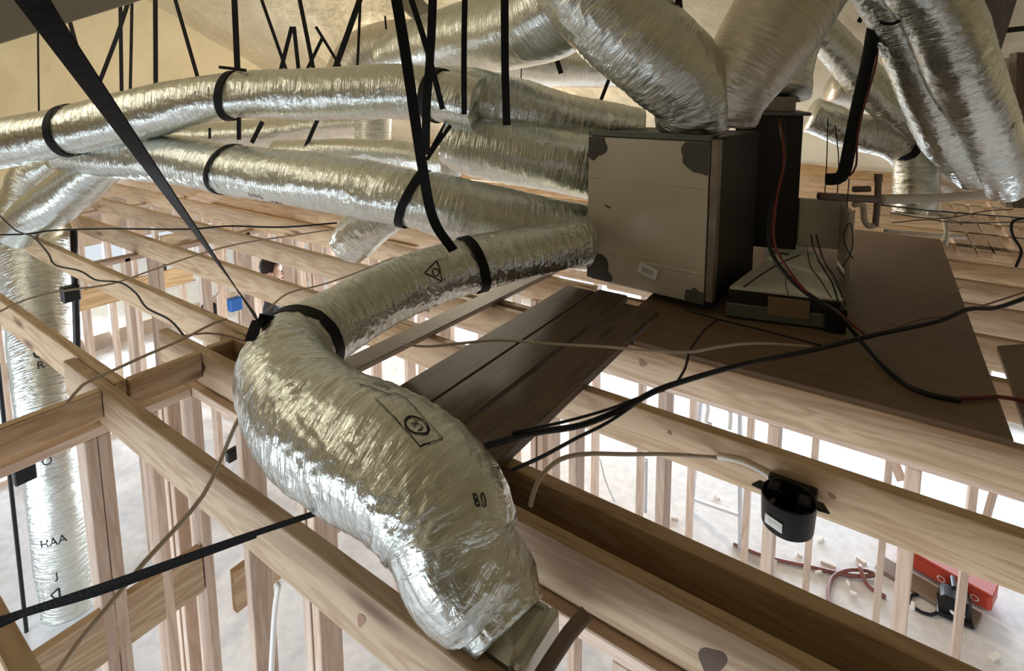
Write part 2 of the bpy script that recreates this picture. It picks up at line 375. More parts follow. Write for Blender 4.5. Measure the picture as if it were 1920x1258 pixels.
# ------------------------------------------------------------------ shell
FZ = -2.58
S(bx('floor', (-14, -6, FZ-0.1), (7, 12, FZ), M['floor'], bev=0))
def grid_slab(name, o, ex, ey, nx, ny, th, amp, mat, seed=0.0, sc=1.3):
    o = Vector(o); ex = Vector(ex); ey = Vector(ey); n = ex.cross(ey).normalized(); vs = []; fs = []
    for j in range(ny+1):
        for i in range(nx+1):
            p = o+ex*(i/nx)+ey*(j/ny); h = noise.noise(p*sc+Vector((seed, 0, 0)))*amp+noise.noise(p*sc*3)*amp*0.35
            vs.append(p+n*h)
    m = len(vs); vs += [Vector(v)-n*th for v in vs]
    q = lambda i, j: j*(nx+1)+i
    for j in range(ny):
        for i in range(nx):
            f = (q(i, j), q(i+1, j), q(i+1, j+1), q(i, j+1)); fs.append(f); fs.append(tuple(k+m for k in f[::-1]))
    for i in range(nx): fs.append((q(i, 0), q(i, 0)+m, q(i+1, 0)+m, q(i+1, 0))); fs.append((q(i, ny), q(i+1, ny), q(i+1, ny)+m, q(i, ny)+m))
    for j in range(ny): fs.append((q(0, j), q(0, j+1), q(0, j+1)+m, q(0, j)+m)); fs.append((q(nx, j), q(nx, j)+m, q(nx, j+1)+m, q(nx, j+1)))
    return S(link(name, mesh_from(name, vs, fs, True), mat))
# roof lined with foam: far slope rises from the eave towards the camera, near slope falls behind it
grid_slab('ceiling', (-13, 8.0, -0.05), (18, 0, 0), (0, -8.0, 4.4), 110, 50, 0.2, 0.07, M['foam'])
grid_slab('ceiling', (-13, 0.0, 4.35), (18, 0, 0), (0, -5.0, -3.2), 20, 10, 0.2, 0.05, M['foam'], 3)
grid_slab('wall_left', (-9.0, 8.0, -0.1), (0, -12.5, 0), (0, 0, 4.6), 60, 24, 0.2, 0.05, M['foam2'], 5)
grid_slab('wall_right', (3.3, -4.5, -0.1), (0, 12.5, 0), (0, 0, 4.6), 40, 20, 0.2, 0.05, M['foam2'], 8)
grid_slab('wall_behind', (-9.0, -4.5, -0.1), (12.3, 0, 0), (0, 0, 1.6), 20, 8, 0.2, 0.03, M['foam2'], 9)
bxe = bx('wall_far', (-9.0, 7.72, -0.14), (3.2, 7.76, 0.42), M['osb'], bev=0); S(bxe)

for nm, lo, hi in (('wall_left', (-9.15, -4.4, -1.05), (-9.05, 8.0, -0.14)), ('wall_far', (-9.0, 7.80, -1.05), (3.2, 7.90, -0.14)), ('wall_left', (-9.15, -4.4, FZ), (-9.05, 8.0, -2.35)), ('wall_far', (-9.0, 7.8, FZ), (3.2, 7.9, -2.35))):
    S(bx(nm, lo, hi, M['sheathing'], bev=0))
# ------------------------------------------------------------------ ceiling joists
def knot(j, p, rx, rz, mat='knot'):
    n_ = 22; vs = [(0, 0, 0)]+[(rx*(1+0.15*math.sin(3*a+p[0]*9))*math.cos(a), 0.0, rz*(1+0.15*math.sin(3*a+p[0]*9))*math.sin(a)) for a in [2*PI*k/n_ for k in range(n_)]]
    o = link('knot', mesh_from('knot', vs, [(0, 1+k, 1+(k+1) % n_) for k in range(n_)]), M[mat]); o.parent = j
    o.location = Vector(p)-j.location; o.rotation_euler = (0, 0.5, 0); return o
JD = 0.14
def joist(y0, y1, x0, x1, label, group, z=0.0, d=JD):
    o = board('ceiling_joist', (x0, (y0+y1)/2, z-d/2), (x1, (y0+y1)/2, z-d/2), y1-y0, d, M['pine'])
    return T(o, label, 'joist', group)
GJ = 'ceiling joists'
jA = joist(0.640, 0.679, -2.54, 1.2, 'long knotty pine joist nearest the camera, running under the large bent silver duct', GJ)
jG = joist(0.972, 1.010, -2.54, 1.6, 'pine joist with two dark knots at its square end, front of the close pair', GJ)
joist(1.110, 1.149, -2.30, 2.4, 'pine joist with shaded face, just behind the pair\'s front joist', GJ)
jE = joist(1.573, 1.613, -1.95, 3.2, 'pine joist carrying the round black junction box', GJ)
jD = joist(1.985, 2.023, -1.90, 3.2, 'wide pine joist along the front edge of the plywood platform', GJ)
joist(0.6825, 0.7205, -8.9, -2.18, 'pine joist at the left lapping beside the joist nearest the camera', GJ)
joist(1.165, 1.205, -8.9, -1.85, 'pine joist with a dark wire stapled along it, second at the left', GJ)
joist(1.618, 1.656, -8.9, -1.55, 'pine joist with swirling grain below the person\'s head, third at the left', GJ)
yy = [2.06, 2.50, 2.92, 3.34, 3.76, 4.18, 4.60, 5.02, 5.44, 5.86, 6.28, 6.70, 7.12, 7.54]
for i, y in enumerate(yy):
    joist(y, y+0.038, -8.9, -1.2 if i < 6 else 3.2, 'pine joist in the far left run, %s behind the swirling grain one' % ORD[i], GJ)
for i, y in enumerate([2.44, 2.87, 3.29, 3.71, 4.13, 4.55]):
    joist(y, y+0.038, -1.3, 3.2, 'pine joist beyond the black junction box run, %s behind the platform edge' % ORD[i], GJ)
joist(0.18, 0.218, -8.9, 1.0, 'shadowed pine joist at the lower left corner', GJ)

# unseen decking added behind and beside the viewer, keeps floor light off the ceiling
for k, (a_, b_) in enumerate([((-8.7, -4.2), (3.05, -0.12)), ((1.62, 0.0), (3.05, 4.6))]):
    bx('light_block_sheet' if 0 else 'light_block_decking', (a_[0], a_[1], 0.001), (b_[0], b_[1], 0.019), M['ply'], bev=0)
    T(bpy.data.objects[-1] if 0 else COL.objects[-1], ['wide plywood decking added behind the view to block floor light', 'plywood decking added past the right edge to block floor light'][k], 'plywood')
for j_, p_, a_, b_ in ((jG, (-2.28, 0.9712, -0.095), .020, .026), (jG, (-2.158, 0.9712, -0.058), .016, .020), (jG, (-0.207, 0.9712, -0.083), .022, .034), (jD, (-0.738, 1.9842, -0.062), .018, .016), (jA, (-0.826, 0.6392, -0.075), .010, .020), (jE, (-0.491, 1.5722, -0.045), .008, .007), (jE, (-0.052, 1.5722, -0.064), .010, .007)):
    knot(j_, p_, a_, b_, 'knot' if j_ is jG else 'knot_light')
# blocking and header near the corner at the left
T(board('wood_blocking', (-2.18, 0.22, -0.05), (-2.18, 0.638, -0.05), 0.038, 0.10, M['pine']), 'short pine block butting the nearest joist at the left edge', 'blocking', 'wood blocking')
T(board('wood_blocking', (-2.18, 0.722, -0.05), (-2.18, 0.970, -0.05), 0.038, 0.10, M['pine']), 'short pine block between the nearest joist and the knotted joist end', 'blocking', 'wood blocking')
T(board('wood_blocking', (-2.205, 1.16, -0.07), (-2.205, 1.012, -0.07), 0.038, 0.13, M['pine']), 'shaded pine block behind the knotted joist end', 'blocking', 'wood blocking')
T(board('top_plate', (-2.31, 0.985, -0.16), (1.5, 0.985, -0.16), 0.089, 0.036, M['stud'], up=(0, 0, 1)), 'pine top plate under the close pair of joists', 'plate', 'top plates')
T(board('light_block_strip', (-2.2, 1.062, -0.150), (2.4, 1.062, -0.150), 0.10, 0.02, M['pine']), 'added pine strip keeping light out of the slot between the close pair of joists', 'strip')  # strip added below the slot so that it renders darker
T(board('top_plate', (-2.245, 0.10, -0.16), (-2.245, 0.938, -0.16), 0.089, 0.036, M['stud'], up=(0, 0, 1)), 'pine top plate under the block at the left edge', 'plate', 'top plates')
T(board('top_plate', (-2.0, 2.065, -0.16), (3.1, 2.065, -0.16), 0.089, 0.036, M['stud'], up=(0, 0, 1)), 'pine top plate below the plywood platform', 'plate', 'top plates')
T(board('top_plate', (-4.0, 3.95, -0.16), (3.1, 3.95, -0.16), 0.089, 0.036, M['stud'], up=(0, 0, 1)), 'pine top plate of the wall far behind the platform', 'plate', 'top plates')

# ------------------------------------------------------------------ stud walls below
GS = 'wall studs'
def stud(x, y, sx, sy, label, z0=FZ+0.038, z1=-0.178):
    o = board('wall_stud', (x, y, z0), (x, y, z1), sy, sx, M['stud'], up=(1, 0, 0))
    return T(o, label, 'stud', GS)
def plate(p0, p1, label):
    return T(board('bottom_plate', p0, p1, 0.089, 0.038, M['stud']), label, 'plate', 'bottom plates')
for k, x in enumerate([-1.87, -1.50, -1.45, -1.05, -0.66, -0.38, 0.0, 0.42, 0.83, 1.23]):
    stud(x, 0.985, 0.038, 0.089, 'pine stud, %s from the corner, in the wall under the bent duct' % ORD[k])
for k, (x, y, sx, sy) in enumerate([(-2.245, 0.605, 0.089, 0.038), (-2.245, 0.645, 0.089, 0.038), (-2.245, 0.80, 0.089, 0.038), (-2.245, 0.24, 0.089, 0.038), (-2.245, 0.955, 0.089, 0.038), (-2.52, 0.985, 0.038, 0.089), (-2.46, 0.985, 0.038, 0.089), (-2.335, 0.985, 0.089, 0.038)]):
    stud(x, y, sx, sy, ['left stud of the doubled pair beside the foil riser', 'right stud of the doubled pair beside the foil riser', 'single pine stud between the doubled pair and the corner post', 'pine stud at the lower left edge of the view', 'pine stud forming the front of the corner post', 'back left pine stud of the corner post', 'middle pine stud of the corner post', 'wide face pine stud of the corner post'][k])
T(board('wall_header', (-2.22, -0.2, -0.935), (-2.22, 0.93, -0.935), 0.038, 0.20, M['pine']), 'wide pine header board crossing low between the studs at lower left', 'header')
T(board('wall_header', (-2.24, 1.06, -1.17), (-2.24, 1.9, -1.17), 0.038, 0.20, M['pine']), 'short reddish pine header seen between two studs left of the bent duct', 'header')
wx = [0.071, -0.129, -0.324, -0.517]
for k in range(11):
    x = -0.517*2.07-0.4064*2+0.4064*k
    stud(x, 2.065, 0.038, 0.089, 'wide pine stud, %s from the left in the wall below the platform edge' % ORD[k])
for k in range(15):
    x = -0.477*3.92-0.4064*5+0.4064*k
    stud(x, 3.95, 0.038, 0.089, 'slim pine stud, %s from the left in the wall behind the ladder' % ORD[k])
for k, x in enumerate([-1.62, -1.57, -1.50]):
    stud(x, 2.6, 0.038, 0.089, '%s board of the triple stud post below the planks' % ORD[k])
# left hand rooms
for k in range(26):
    stud(-6.6, 1.0+0.225*k, 0.089, 0.038, 'pine stud, %s from the near end of the far left partition' % ORD[k], z1=-0.15)
for k in range(20):
    stud(-8.96, 1.2+0.33*k, 0.089, 0.038, 'pine stud, %s from the near end of the outermost left wall' % ORD[k], z1=-0.15)
T(board('wall_header', (-6.53, 1.25, -1.02), (-6.53, 2.9, -1.02), 0.038, 0.20, M['osb']), 'orange tinted header board across the far left partition', 'header')
T(board('wall_header', (-6.53, 2.6, -0.62), (-6.53, 4.6, -0.62), 0.038, 0.20, M['pine']), 'higher pine header board across the far left partition', 'header')
for k, x in enumerate([-5.9, -5.5, -5.44, -5.0, -4.6, -4.2, -4.14, -3.8, -3.4, -3.0]):
    stud(x, 2.9, 0.038, 0.089, 'pine stud, %s from the left in the partition below the person' % ORD[k], z1=-0.15)
for k in range(10):
    stud(-8.8+0.42*k, 6.2, 0.038, 0.089, 'distant pine stud, %s from the left along the window wall' % ORD[k], z1=-0.15)
for k, y in enumerate([1.55, 1.72, 1.76, 2.1, 2.45]):
    stud(-4.5, y, 0.089, 0.038, 'pine stud, %s in the short wall right of the foil riser' % ORD[k], z1=-0.15)
plate((-2.5, 0.985, FZ+0.019), (1.5, 0.985, FZ+0.019), 'pine bottom plate under the wall below the bent duct')
plate((-2.0, 2.065, FZ+0.019), (3.1, 2.065, FZ+0.019), 'pine bottom plate of the wall below the platform edge')
plate((-4.0, 3.95, FZ+0.019), (3.1, 3.95, FZ+0.019), 'pine bottom plate of the wall behind the ladder')
for a_, b_, lb_ in (((-4.5, 1.25, -0.16), (-4.5, 2.85, -0.16), 'pine top plate over the short wall right of the foil riser'), ((-6.6, 0.9, -0.16), (-6.6, 6.7, -0.16), 'pine top plate of the far left partition'), ((-6.0, 2.9, -0.16), (-2.9, 2.9, -0.16), 'pine top plate of the partition below the person'), ((-9.0, 6.2, -0.16), (-4.8, 6.2, -0.16), 'pine top plate of the distant window wall')):
    T(board('top_plate', a_, b_, 0.089, 0.036, M['stud']), lb_, 'plate', 'top plates')
plate((-6.6, 0.9, FZ+0.019), (-6.6, 6.7, FZ+0.019), 'pine bottom plate of the far left partition')
plate((-6.0, 2.9, FZ+0.019), (-2.9, 2.9, FZ+0.019), 'pine bottom plate of the partition below the person')

# ------------------------------------------------------------------ planks, strip, plywood
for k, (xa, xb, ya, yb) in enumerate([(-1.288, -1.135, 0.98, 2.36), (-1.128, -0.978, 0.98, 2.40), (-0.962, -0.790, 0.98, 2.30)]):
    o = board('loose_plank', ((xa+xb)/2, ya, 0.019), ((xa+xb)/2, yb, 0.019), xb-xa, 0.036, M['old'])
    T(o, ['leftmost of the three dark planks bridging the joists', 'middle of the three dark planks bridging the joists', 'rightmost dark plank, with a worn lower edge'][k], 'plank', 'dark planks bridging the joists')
o = board('wood_strip', (-1.575, 1.02, 0.012), (-1.53, 2.62, 0.012), 0.105, 0.022, M['board']); T(o, 'grey brown board lying along the underside of the middle duct', 'board')
def sheet(name, poly, z0, th, mat, label, cat):
    n = len(poly); vs = [(x, y, z0) for x, y in poly]+[(x, y, z0+th) for x, y in poly]
    fs = [tuple(range(n))[::-1], tuple(range(n, 2*n))]+[(i, (i+1) % n, (i+1) % n+n, i+n) for i in range(n)]
    return T(link(name, mesh_from(name, vs, fs), mat), label, cat)
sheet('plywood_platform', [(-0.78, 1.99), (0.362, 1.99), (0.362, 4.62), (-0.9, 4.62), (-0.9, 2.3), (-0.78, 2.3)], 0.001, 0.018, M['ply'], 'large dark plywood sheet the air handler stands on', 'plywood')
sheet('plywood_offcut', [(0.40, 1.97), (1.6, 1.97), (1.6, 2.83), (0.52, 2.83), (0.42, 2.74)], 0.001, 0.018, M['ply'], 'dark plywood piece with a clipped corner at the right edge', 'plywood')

# ------------------------------------------------------------------ air handler
BL = Vector((-1.235, 2.478, 0.05)); BRc = Vector((-0.584, 2.416, 0.05))
ang = math.atan2(BRc.y-BL.y, BRc.x-BL.x)
W_ = (BRc-BL).length; Dp = 0.62; Hh = 0.765
ah = empty('air_handler', tuple(BL), 'grey metal air handler with plenum box, dark cabinet and pale tray on the plywood', 'air handler')
ah.rotation_euler = (0, 0, ang)
def ab(name, lo, hi, mat, bev=0.004, parent=ah):
    lo = Vector(lo); hi = Vector(hi); s = hi-lo
    o = bm_link(name, bevel_box(s.x, s.y, s.z, bev), mat, parent); o.location = (lo+hi)/2-(Vector(parent.location) if parent is not ah else Vector()); return o
# plenum body, front panel with fold lines, rim flange
ab('plenum_body', (0.006, 0.006, 0), (W_-0.006, Dp, Hh), M['dark'], 0.012)
fp = ab('front_panel', (0.004, -0.008, 0.012), (W_-0.036, 0.004, Hh-0.018), M['panel'], 0.002)
for z in (0.155, 0.545):
    o = bm_link('fold_line', bevel_box(W_-0.05, 0.007, 0.007, 0.003), M['panel'], fp); o.location = (-0.0, -0.0065, z-Hh/2)
ab('corner_flange', (W_-0.030, -0.010, 0.03), (W_+0.003, 0.04, Hh-0.005), M['flange'], 0.004)
ab('top_flange', (0.0, -0.010, Hh-0.014), (W_-0.03, 0.02, Hh+0.012), M['trim'], 0.003)
def blob(name, cx, cz, rx, rz, seed):
    n = 40; vs = [(cx, -0.0105, cz)]; fs = []
    for k in range(n):
        a = 2*PI*k/n; r = 1+0.28*noise.noise(Vector((math.cos(a)*2+seed, math.sin(a)*2, 0)))+0.12*noise.noise(Vector((math.cos(a)*7+seed, math.sin(a)*7, 3)))
        x = min(max(cx+rx*r*math.cos(a), 0.005), W_-0.037); z = min(max(cz+rz*r*math.sin(a), 0.014), Hh-0.02); vs.append((x, -0.0105, z))
    fs = [(0, 1+k, 1+(k+1) % n) for k in range(n)]; m = len(vs); vs += [(x, y+0.003, z) for x, y, z in vs]
    fs += [(1+k, 1+k+m, 1+(k+1) % n+m, 1+(k+1) % n) for k in range(n)]
    o = link(name, mesh_from(name, vs, fs), M['mastic'], ah); o['label'] = 'dark grey mastic smear'; return o
blob('mastic_patch', 0.02, Hh-0.05, 0.085, 0.085, 1.0); blob('mastic_patch', W_-0.06, Hh-0.075, 0.10, 0.085, 4.0)
blob('mastic_patch', 0.04, 0.055, 0.10, 0.105, 7.3); blob('mastic_patch', W_-0.07, 0.03, 0.055, 0.05, 2.0)
o = bm_link('sticker', bevel_box(0.10, 0.002, 0.055, 0.0005), M['label'], ah); o.location = (0.345, -0.010, 0.115); o.rotation_euler = (0, 0.28, 0); o['label'] = 'crooked pale clear sticker'
for k in range(3):
    q = bm_link('sticker_print', bevel_box(0.06, 0.001, 0.003, 0), M['mastic'], o); q.location = (0.0, -0.0012, -0.012+0.010*k)
o = bm_link('scratch', bevel_box(0.034, 0.001, 0.009, 0), M['mastic'], ah); o.location = (0.12, -0.0085, 0.40); o.rotation_euler = (0, 0.35, 0)

# tray section with pale panel, rotated slightly
FL = Vector((-0.560, 2.417, 0.030)); FR = Vector((-0.098, 2.529, 0.030))
cb = empty('blower_cabinet', tuple(FL), 'dark open cabinet section with pale tray and loose wires right of the plenum box', 'cabinet')
cb.rotation_euler = (0, 0, math.atan2(FR.y-FL.y, FR.x-FL.x))
TW = (FR-FL).length
def cbx(name, lo, hi, mat, bev=0.004):
    lo = Vector(lo); hi = Vector(hi); s = hi-lo
    o = bm_link(name, bevel_box(s.x, s.y, s.z, bev), mat, cb); o.location = (lo+hi)/2; return o
TD = 0.74
def prism(name, poly, z0, z1, mat):
    n = len(poly); vs = [(x, y, z) for z in (z0, z1) for x, y in poly]
    return link(name, mesh_from(name, vs, [tuple(range(n))[::-1], tuple(range(n, 2*n))]+[(i, (i+1) % n, (i+1) % n+n, i+n) for i in range(n)]), mat, cb)
prism('tray_base', [(0.04, 0.012), (TW, 0.012), (TW, TD+0.55), (0.27, TD+0.55), (0.27, 0.64)], -0.008, 0.085, M['dark'])
cbx('tray_rim', (0.035, 0.0, 0.0), (TW, 0.012, 0.06), M['trim'])
prism('pale_panel', [(0.045, 0.02), (TW+0.01, 0.02), (TW+0.01, TD), (0.30, TD), (0.28, 0.66)], 0.118, 0.128, M['pan'])
cbx('tray_lip', (0.04, 0.012, 0.085), (TW, 0.03, 0.117), M['dark'], 0.002)
o = cbx('tape_patch', (0.20, -0.004, 0.03), (0.36, 0.001, 0.112), M['tape'], 0.001); o['label'] = 'brown tape patch'
o = bm_link('panel_label', bevel_box(0.085, 0.04, 0.001, 0), M['mastic'], cb); o.location = (TW-0.17, TD-0.08, 0.1292); o.rotation_euler = (0, 0, -0.25)
o = cbx('control_box', (TW-0.06, -0.015, -0.01), (TW+0.02, 0.06, 0.095), M['plastic'])
CH = 0.86
cbx('cabinet_front', (0.06, TD+0.01, 0.13), (TW-0.085, TD+0.05, CH), M['dark'])
cbx('cabinet_side', (TW-0.11, TD+0.05, 0.13), (TW-0.085, TD+0.52, CH), M['dark'])
cbx('cabinet_top', (0.0, TD-0.0, CH), (TW-0.05, TD+0.52, CH+0.018), M['trim'])
cbx('duct_collar', (0.02, TD+0.05, CH+0.018), (TW-0.12, TD+0.40, CH+0.10), M['flange'])
cbx('side_panel', (TW-0.07, TD+0.10, 0.13), (TW+0.16, TD+0.14, 0.40), M['pan'])
cbx('side_panel', (TW+0.13, TD-0.1, 0.02), (TW+0.16, TD+0.10, 0.38), M['panel'])

# ------------------------------------------------------------------ flex ducts
GD = 'insulated foil flex ducts'
D_bent = Duct('flex_duct', [(-1.175, 2.291, 0.295, 0.105), (-1.353, 1.958, 0.282, 0.118), (-1.491, 1.677, 0.264, 0.118), (-1.563, 1.440, 0.235, 0.118), (-1.569, 1.186, 0.202, 0.12),
    (-1.540, 0.996, 0.185, 0.130), (-1.431, 0.874, 0.179, 0.14), (-1.196, 0.791, 0.176, 0.148), (-0.966, 0.756, 0.194, 0.145), (-0.794, 0.752, 0.195, 0.142),
    (-0.685, 0.748, 0.156, 0.138), (-0.617, 0.724, 0.097, 0.120), (-0.564, 0.741, 0.046, 0.10), (-0.516, 0.733, 0.014, 0.078)],
    'large silver foil duct bending down to the boot in the foreground', GD, seg=150, step=0.0065, wr=1.15, seed=3.1)
D_top = Duct('flex_duct', [(-5.283, 0.453, 0.537, 0.155), (-4.577, 0.966, 0.717, 0.155), (-4.161, 1.204, 0.801, 0.150), (-3.652, 1.512, 0.930, 0.155), (-3.253, 1.738, 1.009, 0.138), (-2.767, 2.012, 1.019, 0.155), (-2.278, 2.228, 1.029, 0.155), (-2.020, 2.279, 0.997, 0.14), (-1.828, 2.344, 0.959, 0.14)],
    'long silver foil duct running highest along the left', GD, seg=96, step=0.012, pinch=())
D_mid = Duct('flex_duct', [(-4.617, 1.294, 0.635, 0.12), (-4.139, 1.437, 0.624, 0.15), (-3.659, 1.582, 0.612, 0.155), (-3.180, 1.662, 0.577, 0.145), (-2.661, 1.771, 0.552, 0.155), (-2.161, 1.865, 0.517, 0.155), (-1.916, 1.908, 0.496, 0.145), (-1.649, 2.104, 0.411, 0.162), (-1.444, 2.387, 0.298, 0.172), (-1.174, 2.740, 0.188, 0.178)],
    'middle silver duct tied by two black straps, entering low in the plenum box', GD, seg=96, step=0.012)
D_up = Duct('flex_duct', [(-2.064, 2.335, 0.754, 0.14), (-1.905, 2.414, 0.716, 0.172), (-1.623, 2.564, 0.667, 0.182), (-1.397, 2.712, 0.618, 0.184), (-1.196, 2.844, 0.575, 0.184)],
    'short fat silver duct entering the plenum box at mid height', GD, seg=96, step=0.010)
D_hi = Duct('flex_duct', [(-2.249, 2.374, 1.051, 0.12), (-1.975, 2.434, 1.009, 0.155), (-1.745, 2.640, 0.924, 0.165), (-1.508, 2.854, 0.850, 0.15), (-1.192, 3.063, 0.795, 0.13)],
    'crumpled silver duct sloping down to the top rear of the plenum box', GD, seg=96, step=0.010, wr=1.3)
D_va = Duct('flex_duct', [(-3.031, 2.786, 1.269, 0.15), (-2.817, 2.817, 1.314, 0.195), (-2.310, 2.746, 1.363, 0.22), (-1.827, 2.654, 1.396, 0.235), (-1.522, 2.564, 1.432, 0.24), (-1.274, 2.509, 1.555, 0.23)],
    'big silver duct rising from behind the highest duct to the top centre', GD, seg=96, step=0.012)
D_vb = Duct('flex_duct', [(-1.316, 2.262, 1.735, 0.21), (-1.178, 2.321, 1.489, 0.22), (-1.024, 2.400, 1.317, 0.225), (-0.839, 2.500, 1.133, 0.215), (-0.754, 2.586, 0.985, 0.185), (-0.760, 2.638, 0.875, 0.175)],
    'very fat silver duct leaning in from the top centre onto the plenum box', GD, seg=120, step=0.010, wr=1.5)
D_vc = Duct('flex_duct', [(-0.261, 2.991, 1.753, 0.20), (-0.384, 2.863, 1.460, 0.21), (-0.491, 2.756, 1.241, 0.205), (-0.594, 2.679, 1.034, 0.17), (-0.635, 2.704, 0.901, 0.15)],
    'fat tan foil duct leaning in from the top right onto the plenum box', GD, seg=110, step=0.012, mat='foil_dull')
D_bk = Duct('flex_duct', [(-3.425, 4.069, 1.438, 0.20), (-2.995, 4.347, 1.318, 0.20), (-2.485, 4.692, 1.280, 0.20), (-1.895, 5.101, 1.302, 0.20)],
    'bright silver duct seen through the gap below the two fat ducts', GD, step=0.02)
D_dome = Duct('flex_duct', [(-4.598, 3.703, 1.120, 0.28), (-4.457, 3.841, 1.393, 0.30), (-4.145, 4.070, 1.490, 0.30), (-3.690, 4.384, 1.499, 0.28)],
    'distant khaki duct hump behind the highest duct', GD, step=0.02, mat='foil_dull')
D_lb = Duct('flex_duct', [(-6.176, 2.534, 0.570, 0.16), (-5.586, 2.943, 0.588, 0.17), (-5.134, 3.261, 0.630, 0.17), (-4.820, 3.486, 0.694, 0.17), (-4.412, 3.771, 0.724, 0.15)],
    'thin distant silver duct between the two long left ducts', GD, step=0.02)
D_lc = Duct('flex_duct', [(-3.874, 2.406, 0.566, 0.10), (-3.300, 2.559, 0.585, 0.11), (-2.763, 2.684, 0.581, 0.11), (-2.285, 2.642, 0.558, 0.10)],
    'slim crinkled duct just above the middle duct', GD, step=0.02)
D_ld = Duct('flex_duct', [(-4.284, 1.454, 0.585, 0.12), (-4.545, 1.376, 0.446, 0.15), (-4.764, 1.260, 0.272, 0.155), (-4.976, 1.157, 0.150, 0.14), (-5.112, 1.106, 0.025, 0.12)],
    'silver duct branching down over the joists at far left', GD, step=0.012)
D_le = Duct('flex_duct', [(-5.791, 1.563, 0.479, 0.13), (-5.950, 1.433, 0.345, 0.15), (-5.995, 1.376, 0.165, 0.15), (-6.039, 1.318, -0.015, 0.15)],
    'short crinkled duct dropping at the left edge behind the branching one', GD, step=0.014)
D_st = Duct('flex_duct', [(-2.283, 2.121, 0.337, 0.10), (-2.380, 2.046, 0.277, 0.125), (-2.462, 2.004, 0.212, 0.13), (-2.536, 1.975, 0.118, 0.11)],
    'small duct stub dropping below the middle duct onto a joist', GD, step=0.01, wr=1.4)
D_sm = Duct('flex_duct', [(-4.061, 3.540, 0.830, 0.17), (-4.051, 3.524, 0.678, 0.17), (-4.046, 3.497, 0.474, 0.16)],
    'small silver boot wrap in front of the lit orange wood', GD, step=0.02)
D_r1 = Duct('flex_duct', [(-0.183, 3.274, 1.655, 0.11), (-0.027, 3.412, 1.451, 0.125), (0.065, 3.509, 1.266, 0.125), (0.166, 3.665, 1.020, 0.125), (0.297, 3.958, 0.748, 0.13), (0.490, 4.425, 0.523, 0.13)],
    'bright rippled duct hanging down at the right beside the wide brown one', GD, seg=80, step=0.010, wr=1.4)
D_r2 = Duct('flex_duct', [(0.011, 3.160, 1.630, 0.15), (0.173, 3.297, 1.392, 0.155), (0.283, 3.458, 1.147, 0.155), (0.423, 3.820, 0.877, 0.15), (0.556, 4.239, 0.613, 0.14), (0.667, 4.654, 0.422, 0.12)],
    'wide brownish duct descending nearest the right edge', GD, seg=80, step=0.010, wr=1.3)
D_r3 = Duct('flex_duct', [(-0.502, 4.017, 1.542, 0.11), (-0.318, 4.113, 1.335, 0.115), (-0.100, 4.221, 1.060, 0.12), (0.083, 4.319, 0.871, 0.12), (0.220, 4.392, 0.733, 0.09)],
    'slanting silver duct crossing behind the thick black pipe', GD, seg=72, step=0.012, wr=1.2)
D_r4 = Duct('flex_duct', [(-0.429, 4.271, 0.864, 0.12), (-0.176, 4.368, 0.756, 0.125), (0.038, 4.446, 0.698, 0.13), (0.168, 4.457, 0.585, 0.13), (0.192, 4.447, 0.409, 0.13), (0.199, 4.423, 0.215, 0.12)],
    'silver duct turning down to the joists right of the thick black pipe', GD, seg=72, step=0.012, wr=1.3)
D_r5 = Duct('flex_duct', [(-0.435, 3.665, 1.339, 0.10), (-0.452, 3.569, 1.179, 0.10), (-0.459, 3.478, 1.010, 0.11)],
    'narrow foil duct standing on top of the dark cabinet', GD, seg=64, step=0.01, wr=1.4)
D_r6 = Duct('flex_duct', [(-0.366, 5.015, 1.054, 0.12), (-0.080, 5.197, 0.947, 0.12), (0.230, 5.341, 0.483, 0.12), (0.522, 5.513, 0.292, 0.12)],
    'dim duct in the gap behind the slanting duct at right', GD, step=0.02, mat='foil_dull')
riser = Duct('duct_riser', [(-4.50, 1.03, FZ+0.05, 0.165), (-4.50, 1.03, -1.8, 0.17), (-4.75, 1.09, -1.1, 0.185), (-5.5, 1.30, -0.05, 0.23)],
    'tall vertical silver foil riser standing in the room at left', None, seg=96, step=0.015, wr=0.9)

# printed marks on the jackets
TOCAM = lambda p: Vector((0, 0, 1.0))-Vector(p)
def mark(D, px, shapes, rot=0.0, up=None):
    v = D.at(px); i = int(np.clip(np.searchsorted(D.len, v), 0, len(D.len)-1)); d = Vector(px)-Vector(D.C[i][:3])
    return D.decal('printed_mark', v, D.ang(v, d), shapes, rot)
UL = [text2d('UL', 0.021), ring2d(0.019, 0.0035)]+poly2d([(-0.034, -0.024), (0.09, -0.024), (0.09, 0.024), (-0.034, 0.024)], 0.0016)
mark(D_bent, (-0.743, 0.738, 0.359), UL, 2.9)
mark(D_bent, (-0.911, 0.765, 0.331), [line2d(-0.05, 0, 0.05, 0.0, 0.003), line2d(-0.02, 0.02, 0.03, 0.02, 0.003)], 0.1)
mark(D_bent, (-1.437, 1.537, 0.304), [ring2d(0.015, 0.004), line2d(-0.04, -0.03, 0.04, -0.03, 0.005), line2d(-0.04, -0.03, 0.0, 0.045, 0.005), line2d(0.04, -0.03, 0.0, 0.045, 0.005)], 0.4)
mark(D_bent, (-0.547, 0.727, 0.279), [text2d('8.0', 0.022)], 1.4)
mark(D_mid, (-2.846, 1.632, 0.473), [text2d('0 8 0', 0.05)], PI)
mark(D_mid, (-2.738, 1.699, 0.426), [line2d(-0.04, 0.03, 0.04, 0.03, 0.006), line2d(-0.04, 0.03, 0.0, -0.04, 0.006), line2d(0.04, 0.03, 0.0, -0.04, 0.006), ring2d(0.014, 0.005)], 0)
for z, tx in ((-0.55, 'R'), (-1.05, 'H'), (-1.35, 'O'), (-1.9, 'HAA'), (-2.15, 'J')):
    mark(riser, (-4.31, 0.92, z), [text2d(tx, 0.07)], -PI/2)
